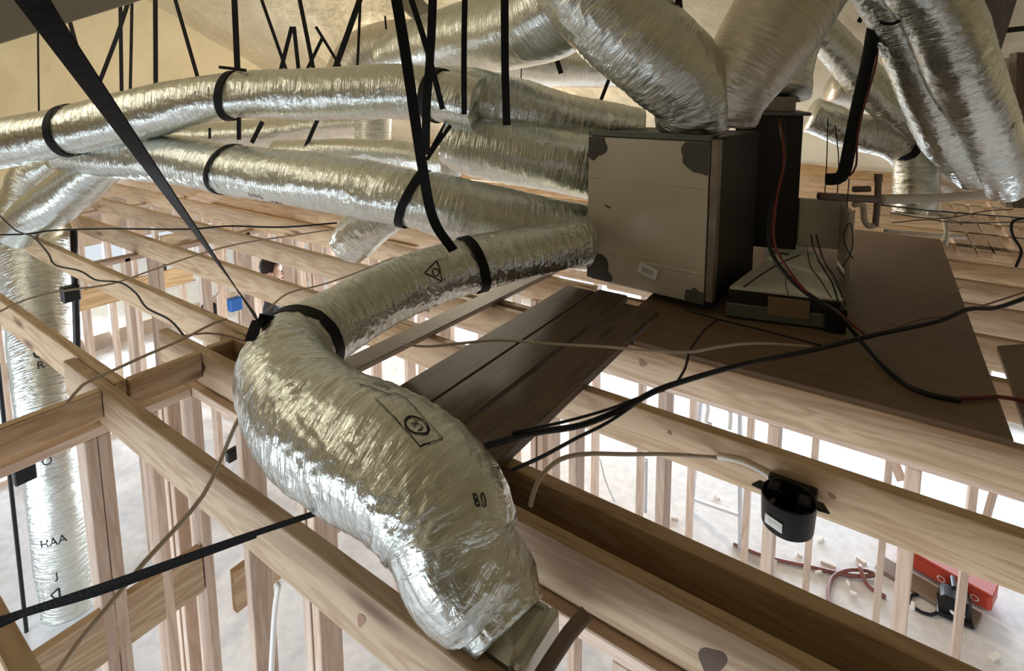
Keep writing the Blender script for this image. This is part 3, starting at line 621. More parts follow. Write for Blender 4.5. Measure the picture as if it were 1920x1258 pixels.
mark(riser, (-4.31, 0.92, -0.42), [ring2d(0.03, 0.01)], 0)
mark(riser, (-4.31, 0.92, -2.3), [line2d(-0.05, 0, 0.05, 0.0, 0.012), line2d(-0.05, 0, 0.0, 0.05, 0.01), line2d(0.05, 0, 0.0, 0.05, 0.01)], 0)

# ------------------------------------------------------------------ black hanger straps
GH = 'black webbing hanger straps'
def strap(label, lines, loops=(), tails=(), name='hanger_strap'):
    """lines: (points, width[, widthdir[, twist]]); loops: (duct, point, width, slant)"""
    parts = []
    for ln in lines:
        p = [Vector(q) for q in ln[0]]; d = p[0]-p[1]
        if p[0].z > 1.15 and d.z > 0.3*d.length and 'remnant' not in label and 'hook' not in label and 'curled' not in label and 'short' not in label and 'tiny' not in label:
            d.normalize(); k = (4.25-0.55*p[0].y-p[0].z)/(d.z+0.55*d.y)      # carry the webbing on up to the roof
            if 0 < k < 6: ln = ([tuple(p[0]+d*k), tuple(p[0]+d*0.1)]+list(ln[0]),)+tuple(ln[1:])
        parts.append(band(ln[0], ln[2] if len(ln) > 2 else CAMR, ln[1], twist=ln[3] if len(ln) > 3 else 0.0))
    for D, p, wd, sl in loops: parts.append(D.loop(D.at(p), wd, slant=sl))
    V, F = merge(parts); return T(link(name, mesh_from(name, V, F), M['strap']), label, 'strap', GH)
strap('wide slanting black strap from the top left corner to the bent duct', [([(-1.075, 0.268, 1.192), (-1.131, 0.297, 1.155), (-1.303, 0.483, 0.904), (-1.431, 0.690, 0.587), (-1.528, 0.854, 0.330)], 0.058, CAMR, 0.95), ([(-1.528, 0.854, 0.330), (-1.551, 0.930, 0.287), (-1.566, 1.014, 0.264)], 0.04, (0, 0, 1)), ([(-1.528, 0.854, 0.330), (-1.499, 0.823, 0.315), (-1.486, 0.804, 0.293)], 0.035)], [(D_bent, (-1.539, 1.022, 0.193), 0.045, 0.03)])
strap('long black strap falling past the middle duct to the far part of the bent duct', [([(-1.493, 1.418, 1.404), (-1.479, 1.452, 1.159), (-1.475, 1.517, 0.756), (-1.456, 1.556, 0.518), (-1.413, 1.625, 0.378)], 0.040)], [(D_bent, (-1.445, 1.783, 0.274), 0.042, 0.02)])
strap('double black strap hanging vertically behind the long strap to the middle duct', [([(-1.764, 1.921, 1.517), (-1.790, 1.925, 1.253), (-1.822, 1.919, 0.952), (-1.845, 1.929, 0.718)], 0.040), ([(-1.933, 1.927, 1.513), (-1.840, 1.948, 1.232), (-1.859, 2.075, 0.936)], 0.028), ([(-1.787, 2.051, 0.857), (-1.836, 2.004, 0.765), (-1.819, 1.907, 0.695)], 0.02)], [(D_mid, (-1.916, 1.908, 0.496), 0.042, 0.03), (D_top, (-2.066, 2.273, 1.003), 0.05, 0.0)])
strap('black strap hanging vertically to the crumpled sloping duct, left of the widest one', [([(-1.708, 2.085, 1.537), (-1.725, 2.090, 1.236), (-1.735, 2.095, 0.910)], 0.028)], [])
strap('broad black strap hanging in front of the crumpled sloping duct', [([(-1.462, 2.066, 1.505), (-1.466, 2.071, 1.148), (-1.470, 2.087, 0.864)], 0.036)], [])
strap('black strap from the roof to the highest duct left of centre', [([(-3.231, 1.790, 1.667), (-3.202, 1.768, 1.385), (-3.180, 1.751, 1.172)], 0.036), ([(-3.220, 1.663, 1.176), (-3.169, 1.697, 1.169), (-3.086, 1.752, 1.156)], 0.018, (0, 0, 1)), ([(-3.156, 1.725, 0.884), (-3.145, 1.713, 0.752)], 0.02)], [(D_top, (-3.243, 1.745, 1.009), 0.045, 0.03), (D_mid, (-3.185, 1.659, 0.577), 0.03, 0.04)])
strap('black strap tied round the highest duct at far left', [([(-3.962, 1.528, 1.645), (-4.025, 1.440, 1.346), (-4.125, 1.317, 0.980), (-4.117, 1.256, 0.948), (-4.175, 1.153, 0.933)], 0.028)], [(D_top, (-4.161, 1.204, 0.801), 0.045, 0.02)])
strap('black strap slanting behind the wide strap at far left', [([(-4.763, 1.447, 1.518), (-4.691, 1.459, 1.266), (-4.619, 1.471, 1.015)], 0.030)])
strap('thin vertical black strap, left one of three close together', [([(-4.968, 1.849, 1.879), (-4.933, 1.807, 1.437), (-4.899, 1.765, 0.995)], 0.030)])
strap('thin vertical black strap, middle one of three close together', [([(-4.889, 1.903, 1.879), (-4.867, 1.854, 1.447), (-4.846, 1.804, 1.015)], 0.024)])
strap('vertical black strap, right one of three close together', [([(-4.742, 2.004, 1.878), (-4.714, 1.963, 1.467), (-4.685, 1.921, 1.056)], 0.036)])
strap('slanting black strap between the three thin ones and the double one', [([(-4.643, 2.072, 1.877), (-4.53, 2.095, 1.507), (-4.417, 2.117, 1.136)], 0.030)])
strap('slanting black strap crossing the pointed one right of the knot', [([(-4.488, 2.681, 1.958), (-4.355, 2.717, 1.586), (-4.222, 2.753, 1.213)], 0.028)])
strap('straight black strap passing between the two hooked straps', [([(-4.021, 2.751, 1.914), (-3.94, 2.754, 1.565), (-3.86, 2.757, 1.216)], 0.034)])
strap('broad black strap leaning left above the highest duct', [([(-3.398, 2.929, 1.871), (-3.473, 2.828, 1.542), (-3.549, 2.727, 1.214)], 0.046)])
strap('thin black strap beside the leaning broad one', [([(-3.588, 3.049, 1.912), (-3.578, 3.005, 1.572), (-3.568, 2.961, 1.232)], 0.022)])
strap('hair thin black cord hanging at the far left wall', [([(-5.989, 1.587, 1.552), (-5.963, 1.553, 1.207), (-5.936, 1.52, 0.863)], 0.016)])
strap('black strap hooked to the roof, left leg', [([(-4.213, 2.816, 1.596), (-4.24, 2.769, 1.409), (-4.267, 2.723, 1.223)], 0.036)])
strap('black strap hooked to the roof, right leg', [([(-4.198, 2.826, 1.596), (-4.169, 2.818, 1.409), (-4.14, 2.81, 1.222)], 0.034)])
strap('short black strap rising to a hook in the foam, leaning right', [([(-4.167, 3.08, 1.517), (-4.214, 3.027, 1.377), (-4.262, 2.973, 1.236)], 0.030)])
strap('thin black strap with curled top end in the foam', [([(-4.221, 3.059, 1.621), (-4.115, 3.104, 1.437), (-4.009, 3.149, 1.254)], 0.026)])
strap('tiny black strap above the distant khaki hump', [([(-4.03, 3.702, 1.772), (-4.022, 3.698, 1.708), (-4.013, 3.695, 1.644)], 0.018)])
strap('short black strap tail between the two long left ducts', [([(-3.251, 1.78, 0.873), (-3.247, 1.773, 0.809), (-3.243, 1.766, 0.744)], 0.028)])
strap('small black tail under the highest duct, far left', [([(-5.144, 2.534, 0.721), (-5.141, 2.529, 0.672), (-5.137, 2.523, 0.623)], 0.024)])
strap('curved black strap on the thin distant duct', [([(-5.03, 2.985, 0.765), (-5.066, 2.945, 0.661), (-5.103, 2.904, 0.558)], 0.045)])
strap('black strap below the highest duct reaching the slim crinkled duct', [([(-3.462, 2.484, 0.832), (-3.498, 2.442, 0.711), (-3.534, 2.399, 0.59)], 0.030)])
strap('thin black cord in the gap below the fat ducts', [([(-2.7, 4.07, 1.378), (-2.694, 4.056, 1.265), (-2.689, 4.043, 1.152)], 0.010)])
strap('black strap on the bright duct in the gap', [([(-2.539, 4.318, 1.481), (-2.494, 4.328, 1.341), (-2.449, 4.338, 1.202)], 0.045)])
strap('short black strap over the lit foam gap', [([(-1.789, 3.925, 1.13), (-1.816, 3.891, 1.024), (-1.843, 3.856, 0.917)], 0.028)])
strap('black strap stub between the two fat ducts', [([(-0.793, 2.455, 1.433), (-0.787, 2.453, 1.394), (-0.782, 2.451, 1.355)], 0.030)])
strap('black strap remnant left of the short fat duct', [([(-1.989, 2.285, 0.9), (-2.03, 2.242, 0.798), (-2.071, 2.199, 0.695)], 0.020)])
strap('tiny black strap scrap on the foam at top right', [([(-0.169, 4.366, 1.527), (-0.179, 4.355, 1.503), (-0.189, 4.345, 1.478)], 0.030)])
strap('black strap knotted round the right elbow duct', [([(0.229, 4.343, 0.771), (0.159, 4.236, 0.622), (0.086, 4.206, 0.594)], 0.05)])
strap('black strap round the top of the bright rippled duct', [([(-0.052, 3.220, 1.347), (0.001, 3.231, 1.337), (0.048, 3.294, 1.378)], 0.016, (0, 0, 1))])
# black straps pulled tight low at the left, holding the large duct
strap('taut black strap crossing low from the left edge to under the large duct', [([(-1.214, 0.156, 0.104), (-1.224, 0.184, 0.090), (-1.137, 0.330, 0.095), (-1.052, 0.487, 0.099), (-0.949, 0.656, 0.107)], 0.013, (0, 0, 1))])
strap('thinner black strap running just below the taut one', [([(-1.226, 0.156, 0.080), (-1.219, 0.210, 0.079), (-1.168, 0.305, 0.071), (-1.119, 0.423, 0.065), (-1.027, 0.540, 0.090)], 0.008, (0, 0, 1))])

# ------------------------------------------------------------------ boot and near pipe
bt = empty('duct_boot', (-0.50, 0.80, 0.0), 'galvanised metal boot box between the two nearest joists under the large duct', 'duct boot')
def bbx(name, lo, hi, mat, bev=0.006):
    o = bx(name, lo, hi, mat, bt, bev); return o
bbx('boot_body', (-0.72, 0.69, -0.16), (-0.47, 0.83, 0.012), M['galv'], 0.02)
bbx('boot_flange', (-0.485, 0.69, -0.12), (-0.462, 0.83, 0.002), M['galv'], 0.01)
bbx('boot_seam', (-0.72, 0.80, 0.010), (-0.48, 0.807, 0.017), M['galv'], 0.002)
tube('support_rod', [(-0.403, 0.825, 0.031), (-0.421, 0.785, 0.011), (-0.442, 0.716, -0.029)], 0.014, M['pvc_dark'], label='brown round pipe end poking out beside the boot box', cat='pipe')

# ------------------------------------------------------------------ pipes right of the unit
ls = tube('line_set', [(-0.035, 3.486, 1.568), (-0.076, 3.431, 1.391), (-0.094, 3.388, 1.185), (-0.123, 3.331, 0.939), (-0.145, 3.283, 0.720), (-0.158, 3.257, 0.605), (-0.185, 3.233, 0.569), (-0.237, 3.221, 0.564)], 0.031, M['rubber'], seg=18, label='thick black insulated refrigerant pipe coming down beside the cabinet', cat='pipe')
tube('thin_wire', [(-0.056, 3.397, 1.238), (-0.062, 3.352, 1.128), (-0.110, 3.275, 0.831), (-0.108, 3.248, 0.642), (-0.134, 3.234, 0.587)], 0.005, M['red'], label='thin dark red wire following the thick black pipe', cat='wire')
for k, (pp, lb) in enumerate([([(-0.255, 3.353, 0.875), (-0.245, 3.326, 0.653), (-0.241, 3.299, 0.449)], 'fine black wire hanging nearest the cabinet side'), ([(-0.224, 3.430, 0.835), (-0.199, 3.423, 0.676), (-0.191, 3.411, 0.561), (-0.190, 3.393, 0.431)], 'fine black wire between the cabinet and the thick pipe'), ([(-0.137, 3.326, 0.561), (-0.132, 3.243, 0.391), (-0.100, 3.134, 0.333), (-0.092, 3.006, 0.256), (-0.118, 2.859, 0.211)], 'black wire loop dropping past the grey side panel'), ([(-0.099, 3.268, 0.404), (-0.134, 3.107, 0.307), (-0.107, 2.995, 0.256), (-0.082, 2.948, 0.233)], 'thin crooked wire in front of the grey side panel')]):
    tube('thin_wire', pp, 0.003, M['black'], label=lb, cat='wire', seg=6)
dp = empty('drain_pipe', (-0.015, 3.454, 0.448), 'tan plastic drain pipe with vent stub and trap running to the right wall', 'pipe')
tube('main_run', [(-0.268, 3.282, 0.461), (-0.015, 3.454, 0.442)], 0.021, M['pvc_dark'], dp, seg=16)
tube('main_run', [(-0.000, 3.463, 0.442), (0.299, 4.149, 0.373), (0.779, 5.201, 0.291)], 0.028, M['pvc'], dp, seg=16)
tube('vent_stub', [(-0.011, 3.475, 0.567), (-0.006, 3.457, 0.425), (-0.008, 3.437, 0.300)], 0.016, M['pvc_dark'], dp, seg=16)
tube('vent_cap', [(-0.012, 3.476, 0.578), (-0.009, 3.471, 0.533)], 0.020, M['pvc_dark'], dp, seg=16)
tube('trap', [(-0.112, 3.383, 0.414), (-0.069, 3.412, 0.411), (-0.060, 3.407, 0.340), (-0.038, 3.416, 0.300), (-0.008, 3.438, 0.306)], 0.015, M['pvc'], dp, seg=14)
tube('elbow', [(-0.119, 3.450, 0.488), (-0.047, 3.499, 0.490)], 0.017, M['pvc_dark'], dp, seg=14)
tube('drain_hose', [(0.252, 4.102, 0.280), (0.320, 4.146, 0.263), (0.341, 4.030, 0.207), (0.340, 4.015, 0.113)], 0.014, M['white'], seg=10, label='white curved drain hose right of the trap', cat='hose')
tube('drain_hose', [(0.031, 3.934, 0.178), (0.314, 4.125, 0.144), (0.449, 4.216, 0.133)], 0.012, M['white'], seg=10, label='straight white tube lying behind the plywood sheet', cat='pipe')
ds = bx('duct_box', (0.10, 5.5, 0.0), (0.42, 5.75, 0.13), M['galv']); T(ds, 'low galvanised duct box lying on the joists behind the drain pipe', 'duct box')

# ------------------------------------------------------------------ cables
GC = 'cables'
def cable(pts, r, mat, label, seg=8): return tube('cable', pts, r, M[mat], seg=seg, label=label, cat='cable', group=GC)
cable([(-0.752, 0.889, 0.181), (-0.746, 0.951, 0.164), (-0.708, 1.118, 0.122), (-0.639, 1.259, 0.094), (-0.563, 1.375, 0.112), (-0.513, 1.474, 0.130), (-0.447, 1.593, 0.134), (-0.324, 1.823, 0.123), (-0.148, 2.089, 0.113), (0.019, 2.270, 0.140), (0.211, 2.467, 0.168), (0.305, 2.597, 0.191), (0.406, 2.725, 0.177), (0.535, 2.879, 0.209)], 0.0085, 'black', 'thick black cable bundle crossing from the planks to the right edge', 10)
cable([(-0.493, 1.511, 0.124), (-0.538, 1.432, 0.125), (-0.589, 1.323, 0.125), (-0.654, 1.194, 0.134), (-0.733, 1.056, 0.147)], 0.004, 'black', 'thin black cable separating above the thick bundle')
cable([(-0.621, 0.895, 0.190), (-0.614, 1.017, 0.155), (-0.606, 1.164, 0.120), (-0.579, 1.302, 0.101), (-0.537, 1.431, 0.115)], 0.0045, 'black', 'thin black cable sagging below the thick bundle to the shaded joist')
cable([(-0.507, 2.207, 0.097), (-0.514, 2.021, 0.115), (-0.516, 1.859, 0.105), (-0.495, 1.727, 0.100), (-0.473, 1.574, 0.128)], 0.0045, 'black', 'thin dark wire dropping from the plenum corner to the thick bundle')
cable([(-0.672, 2.274, 0.078), (-0.529, 2.285, 0.064), (-0.337, 2.316, 0.045), (-0.147, 2.323, 0.034)], 0.004, 'black', 'thin dark wire lying on the plywood in front of the tray')
cable([(-1.452, 1.369, 0.070), (-1.343, 1.385, 0.082), (-1.199, 1.428, 0.118), (-1.078, 1.490, 0.136), (-0.921, 1.561, 0.136), (-0.758, 1.648, 0.135), (-0.625, 1.703, 0.135), (-0.504, 1.785, 0.129), (-0.431, 1.919, 0.114), (-0.333, 2.058, 0.098), (-0.174, 2.211, 0.067)], 0.005, 'romex', 'pale cable lying across the dark planks onto the plywood')
cable([(-0.383, 2.682, 0.906), (-0.359, 2.646, 0.714), (-0.382, 2.585, 0.577), (-0.379, 2.464, 0.411), (-0.329, 2.364, 0.329), (-0.230, 2.299, 0.256), (-0.102, 2.314, 0.173), (-0.026, 2.404, 0.060), (0.058, 2.260, 0.030), (0.132, 2.146, 0.030), (0.201, 2.131, 0.030), (0.255, 2.145, 0.030)], 0.009, 'black', 'thick black cable falling down the cabinet and curving over the plywood', 10)
cable([(-0.387, 2.654, 0.897), (-0.356, 2.624, 0.716), (-0.369, 2.566, 0.557), (-0.358, 2.455, 0.416), (-0.315, 2.353, 0.356), (-0.211, 2.287, 0.253), (-0.110, 2.493, 0.120), (-0.005, 2.478, 0.050)], 0.006, 'red', 'red cable running beside the thick black cable down the cabinet', 10)
cable([(0.214, 2.132, 0.030), (0.299, 2.190, 0.030), (0.357, 2.236, 0.030), (0.474, 2.264, 0.030)], 0.007, 'red', 'dark red cable end at the right edge of the plywood', 10)
cable([(-0.004, 2.240, 0.129), (0.150, 2.484, 0.151), (0.271, 2.628, 0.151), (0.406, 2.845, 0.157), (0.540, 3.002, 0.188)], 0.0035, 'copper', 'thin brown wire just above the thick bundle at right')
cable([(0.004, 2.258, 0.133), (0.118, 2.523, 0.152), (0.232, 2.785, 0.156), (0.315, 2.966, 0.165)], 0.003, 'copper', 'faint brown wire rising across the plywood')
cable([(-0.344, 1.560, -0.063), (-0.462, 1.459, -0.040), (-0.524, 1.326, 0.013), (-0.589, 1.192, 0.067), (-0.609, 1.086, 0.106), (-0.606, 0.993, 0.122), (-0.589, 0.931, 0.125), (-0.578, 0.902, 0.121)], 0.0055, 'romex', 'tan cable arching from the junction box joist down to the close pair')
cable([(-0.352, 1.560, -0.063), (-0.278, 1.560, -0.050), (-0.213, 1.560, -0.061), (-0.177, 1.530, -0.063), (-0.175, 1.500, -0.068), (-0.188, 1.480, -0.083)], 0.006, 'white', 'white cable entering the round black junction box')
cable([(-1.416, 0.731, 0.138), (-1.384, 0.690, 0.124), (-1.325, 0.615, 0.085), (-1.293, 0.558, 0.050), (-1.258, 0.482, 0.037), (-1.248, 0.412, 0.011), (-1.240, 0.338, -0.029), (-1.246, 0.292, -0.064), (-1.240, 0.241, -0.105)], 0.0055, 'romex', 'tan cable running down over the nearest joist at left')
cable([(-3.103, 0.538, 0.066), (-3.107, 0.663, 0.106), (-3.097, 0.793, 0.113), (-3.128, 1.012, 0.080), (-3.067, 1.182, 0.119), (-2.993, 1.362, 0.163), (-3.002, 1.601, 0.168), (-2.904, 1.913, 0.168), (-2.774, 2.127, 0.181)], 0.005, 'romex', 'pale cable strung high across the left joists')
cable([(-2.123, 0.532, 0.017), (-2.168, 0.591, 0.042), (-2.196, 0.669, 0.040), (-2.202, 0.789, 0.052), (-2.197, 0.917, 0.067), (-2.249, 1.065, 0.068), (-2.253, 1.123, 0.066)], 0.0055, 'romex', 'tan cable crossing the lapped joists towards the knotted joist end')
cable([(-2.207, 1.276, 0.062), (-2.223, 1.393, 0.100), (-2.188, 1.540, 0.102), (-2.144, 1.695, 0.120), (-2.120, 1.960, 0.147)], 0.0045, 'romex', 'tan cable rising from the strapped bend towards the duct stub')
cable([(-4.865, 0.920, 0.098), (-4.661, 1.061, 0.104), (-4.516, 1.165, 0.127), (-4.107, 1.329, 0.160), (-3.794, 1.544, 0.155), (-3.623, 1.661, 0.158), (-3.454, 1.780, 0.174), (-3.169, 1.975, 0.166), (-2.881, 2.177, 0.191)], 0.006, 'black', 'thin black cable spanning the left side level with the joist tops')
cable([(-4.681, 0.946, 0.246), (-4.327, 0.938, 0.201), (-3.982, 0.933, 0.210), (-3.716, 0.925, 0.161), (-3.619, 0.924, 0.113), (-3.409, 0.969, 0.106), (-3.254, 0.986, 0.082), (-3.050, 1.020, 0.099), (-2.892, 1.027, 0.075), (-2.757, 1.016, 0.037), (-2.559, 1.028, 0.021), (-2.429, 1.026, -0.019)], 0.0045, 'black', 'dark wire stapled along the second left joist')
cable([(-2.294, 0.968, 0.038), (-2.232, 1.013, 0.048), (-2.111, 1.037, 0.063), (-1.927, 1.043, 0.078)], 0.004, 'copper', 'brown wire on top of the knotted joist')
cable([(0.006, 3.583, 0.393), (0.235, 3.855, 0.339), (0.479, 4.138, 0.294), (0.777, 4.458, 0.245)], 0.004, 'black', 'black wire strung right of the drain trap, upper one')
cable([(0.062, 3.853, 0.303), (0.298, 4.010, 0.270), (0.529, 4.176, 0.313), (0.659, 4.266, 0.324)], 0.003, 'black', 'black wire strung right of the drain trap, middle one')
cable([(0.071, 3.850, 0.246), (0.247, 3.974, 0.264), (0.404, 4.079, 0.244), (0.755, 4.321, 0.249)], 0.003, 'black', 'black wire strung right of the drain trap, lower one')
cable([(0.682, 3.918, 0.342), (0.601, 3.860, 0.323), (0.591, 3.783, 0.264), (0.624, 3.734, 0.195), (0.596, 3.644, 0.129)], 0.007, 'black', 'black cable loop hanging at the right edge')
cable([(-0.271, 3.028, 0.304), (-0.228, 2.862, 0.243), (-0.146, 2.677, 0.183), (-0.109, 2.512, 0.148)], 0.004, 'black', 'left loose black wire over the pale tray', 6)
cable([(-0.249, 3.043, 0.304), (-0.193, 2.838, 0.229), (-0.14, 2.729, 0.193), (-0.085, 2.519, 0.147)], 0.004, 'black', 'right loose black wire over the pale tray', 6)
cable([(-0.292, 2.828, 0.246), (-0.346, 2.732, 0.23), (-0.402, 2.597, 0.206), (-0.457, 2.425, 0.177)], 0.0035, 'black', 'loose black wire running to the left corner of the pale tray', 6)
cable([(-0.277, 2.926, 0.272), (-0.239, 2.758, 0.217), (-0.199, 2.689, 0.193), (-0.135, 2.542, 0.156)], 0.0025, 'black', 'fine wire in the middle of the pale tray', 6)
cable([(-0.323, 2.7, 0.217), (-0.314, 2.562, 0.184), (-0.29, 2.473, 0.163)], 0.002, 'black', 'short fine wire at the front of the pale tray', 6)

# ------------------------------------------------------------------ round black junction box on the joist
jc = Vector((-0.143, 1.470, -0.067))
jb = empty('junction_box', tuple(jc), 'round black plastic junction box hung on the pine joist, with white sticker', 'junction box')
def lathe(name, prof, mat, parent, seg=40, a0=0.0, a1=2*PI):
    vs = []; fs = []; full = abs(a1-a0-2*PI) < 1e-6; n = seg if full else seg+1
    for k in range(n):
        a = a0+(a1-a0)*k/seg
        for r, z in prof: vs.append((r*math.cos(a), r*math.sin(a), z))
    m = len(prof)
    for k in range(seg):
        j = (k+1) % n
        for i in range(m-1): fs.append((k*m+i, j*m+i, j*m+i+1, k*m+i+1))
    return link(name, mesh_from(name, vs, fs, False), mat, parent)
lathe('box_body', [(0.0, -0.060), (0.048, -0.060), (0.062, -0.048), (0.066, 0.030), (0.063, 0.032), (0.061, 0.028), (0.058, -0.046), (0.0, -0.050)], M['plastic'], jb)
for sx, sy in ((-1, 0.1), (1, -0.1)):
    o = bm_link('mounting_ear', bevel_box(0.03, 0.035, 0.006, 0.002), M['plastic'], jb); o.location = (sx*0.072, 0.02, 0.018); o.rotation_euler = (0.0, 0.25*sx, 0.5*sx)
o = bm_link('cable_clamp', bevel_box(0.028, 0.04, 0.03, 0.004), M['plastic'], jb); o.location = (-0.038, 0.02, 0.020)
o = bm_link('cable_clamp', bevel_box(0.032, 0.04, 0.03, 0.004), M['plastic'], jb); o.location = (0.036, 0.01, 0.015)
o = bm_link('back_bracket', bevel_box(0.12, 0.03, 0.06, 0.004), M['plastic'], jb); o.location = (0, 0.078, -0.01)
aa = math.radians(-112)
o = bm_link('sticker', bevel_box(0.046, 0.0015, 0.026, 0.0005), M['label'], jb); o.location = (0.0665*math.cos(aa), 0.0665*math.sin(aa), -0.016); o.rotation_euler = (0, 0.0, aa+PI/2); o['label'] = 'white sticker'
for k in range(2):
    q = bm_link('sticker_print', bevel_box(0.012+0.006*k, 0.0008, 0.010, 0), M['galv'], o); q.location = (-0.008+0.018*k, -0.0011, 0.0)
# dark knots with holes on the close joist
def knot(name, p, n, rx, rz, parent, rot=0.0):
    vs = [(0, 0, 0)]; m = 20
    for k in range(m):
        a = 2*PI*k/m; r = 1+0.15*math.sin(3*a+1); vs.append((rx*r*math.cos(a), 0, rz*r*math.sin(a)))
    fs = [(0, 1+(k+1) % m, 1+k) for k in range(m)]
    o = link(name, mesh_from(name, vs, fs), M['knot'], None); o.location = p; o.rotation_euler = (0, rot, 0)
    return o

# ------------------------------------------------------------------ things seen on the floor below
tb = empty('tool_case', (0.567, 4.721, -2.500), 'red tool case with pale lettering on the floor at lower right', 'tool case')
tb.rotation_euler = (0, 0, math.radians(-18))
def tbx(name, c, s, mat, bev=0.01):
    o = bm_link(name, bevel_box(*s, bev), mat, tb); o.location = c; return o
tbx('case_body', (0, 0.06, 0.0), (0.56, 0.20, 0.13), M['tool_red'], 0.02); tbx('lid', (0, 0.06, 0.07), (0.57, 0.21, 0.02), M['tool_red'], 0.006)
tbx('front_bin', (-0.05, -0.17, -0.062), (0.60, 0.16, 0.03), M['cardboard'], 0.006)
tbx('orange_cap', (-0.20, -0.0, 0.09), (0.05, 0.06, 0.07), M['orange'], 0.015)
for k, (ch, x) in enumerate((('O', 0.0), ('S', 0.07), ('G', 0.12), ('O', 0.19))):
    vs, fs = text2d(ch, 0.062, (1.1, 1)); o = link('lettering', mesh_from('lettering', [(x+a, -0.042, b-0.01) for a, b in vs], fs), M['letter'], tb)
pt = empty('power_tool', (0.617, 4.499, -2.500), 'black tool with a white crescent mark on the floor in front of the red case', 'power tool')
for nm, c, s in (('tool_body', (0, 0, 0.0), (0.17, 0.15, 0.13)), ('handle', (-0.01, 0.05, 0.10), (0.03, 0.12, 0.03)), ('base', (0, -0.01, -0.06), (0.20, 0.19, 0.03)), ('handle_post', (-0.01, 0.10, 0.06), (0.03, 0.03, 0.10))):
    o = bm_link(nm, bevel_box(*s, 0.02), M['plastic'], pt); o.location = c
vs, fs = ring2d(0.030, 0.022, 24); o = link('pale_mark', mesh_from('pale_mark', [(x+0.01, -0.077+0.0*y, y*0.7-0.02) for x, y in vs if True], [f for f in fs if all(vs[i][1] <= 0.012 for i in f)]), M['label'], pt)
tube('cord', [(0.352, 4.554, -2.570), (0.477, 4.566, -2.570), (0.538, 4.469, -2.570), (0.482, 4.369, -2.570), (0.393, 4.370, -2.570), (0.372, 4.464, -2.570), (0.461, 4.540, -2.570), (0.569, 4.578, -2.570)], 0.011, M['black'], label='black cord coiled on the floor left of the power tool', cat='cord')
tube('air_hose', [(-0.780, 4.225, -2.565), (-0.529, 4.244, -2.565), (-0.245, 4.332, -2.565), (0.026, 4.422, -2.565), (0.157, 4.516, -2.560), (0.106, 4.513, -2.550), (-0.009, 4.440, -2.550), (-0.098, 4.327, -2.565), (-0.117, 4.176, -2.565), (-0.096, 4.031, -2.565)], 0.014, M['copper'], label='brown hose looping across the pale floor', cat='hose')
tube('air_hose', [(0.061, 4.513, -2.530), (0.077, 4.453, -2.540), (0.120, 4.390, -2.565), (0.224, 4.347, -2.565)], 0.016, M['copper'], label='short end of hose crossing the loop on the floor', cat='hose')
T(bx('wood_scrap', (-0.188,4.431,-2.580), (-0.088,4.471,-2.558), M['scrap'], bev=0.002, rz=0.00), 'largest pale offcut, above the hose loop', 'scrap', 'offcuts scattered on the floor')
T(bx('wood_scrap', (-0.235,4.668,-2.580), (-0.175,4.692,-2.558), M['scrap'], bev=0.002, rz=1.30), 'pale offcut nearest below the joist, right of the junction box', 'scrap', 'offcuts scattered on the floor')
T(bx('wood_scrap', (0.035,4.608,-2.580), (0.105,4.636,-2.558), M['scrap'], bev=0.002, rz=2.60), 'pale offcut beside the upright hose end', 'scrap', 'offcuts scattered on the floor')
T(bx('wood_scrap', (-0.216,4.308,-2.580), (-0.166,4.328,-2.558), M['scrap'], bev=0.002, rz=3.90), 'small pale offcut touching the brown hose', 'scrap', 'offcuts scattered on the floor')
T(bx('wood_scrap', (-0.023,4.329,-2.580), (0.017,4.345,-2.558), M['scrap'], bev=0.002, rz=5.20), 'tiny pale chip inside the hose loop', 'scrap', 'offcuts scattered on the floor')
T(bx('wood_scrap', (0.013,4.250,-2.580), (0.053,4.266,-2.558), M['scrap'], bev=0.002, rz=6.50), 'tiny pale chip at the lower edge of the hose loop', 'scrap', 'offcuts scattered on the floor')
T(bx('wood_scrap', (0.354,4.371,-2.580), (0.414,4.395,-2.558), M['scrap'], bev=0.002, rz=7.80), 'pale offcut left of the coiled black cord', 'scrap', 'offcuts scattered on the floor')
T(bx('wood_scrap', (-0.347,4.403,-2.580), (-0.307,4.419,-2.558), M['scrap'], bev=0.002, rz=9.10), 'tiny pale chip just left of the hose bend', 'scrap', 'offcuts scattered on the floor')
T(bx('wood_scrap', (0.761,4.231,-2.580), (0.841,4.263,-2.558), M['scrap'], bev=0.002, rz=10.40), 'pale offcut at the lower right corner', 'scrap', 'offcuts scattered on the floor')
T(bx('wood_scrap', (-1.050,4.683,-2.580), (-0.990,4.707,-2.558), M['scrap'], bev=0.002, rz=11.70), 'pale offcut between the ladder rails', 'scrap', 'offcuts scattered on the floor')
T(bx('wood_scrap', (-1.287,4.223,-2.580), (-1.227,4.247,-2.558), M['scrap'], bev=0.002, rz=13.00), 'pale offcut left of the ladder', 'scrap', 'offcuts scattered on the floor')
T(bx('wood_scrap', (-5.141,4.698,-2.580), (-5.081,4.722,-2.558), M['scrap'], bev=0.002, rz=14.30), 'pale offcut seen past the bent duct', 'scrap', 'offcuts scattered on the floor')
T(bx('wood_scrap', (-0.042,3.892,-2.580), (0.018,3.916,-2.558), M['scrap'], bev=0.002, rz=15.60), 'pale offcut below the hose loop', 'scrap', 'offcuts scattered on the floor')
T(bx('wood_scrap', (-0.498,4.242,-2.580), (-0.448,4.262,-2.558), M['scrap'], bev=0.002, rz=16.90), 'pale offcut under the round junction box', 'scrap', 'offcuts scattered on the floor')
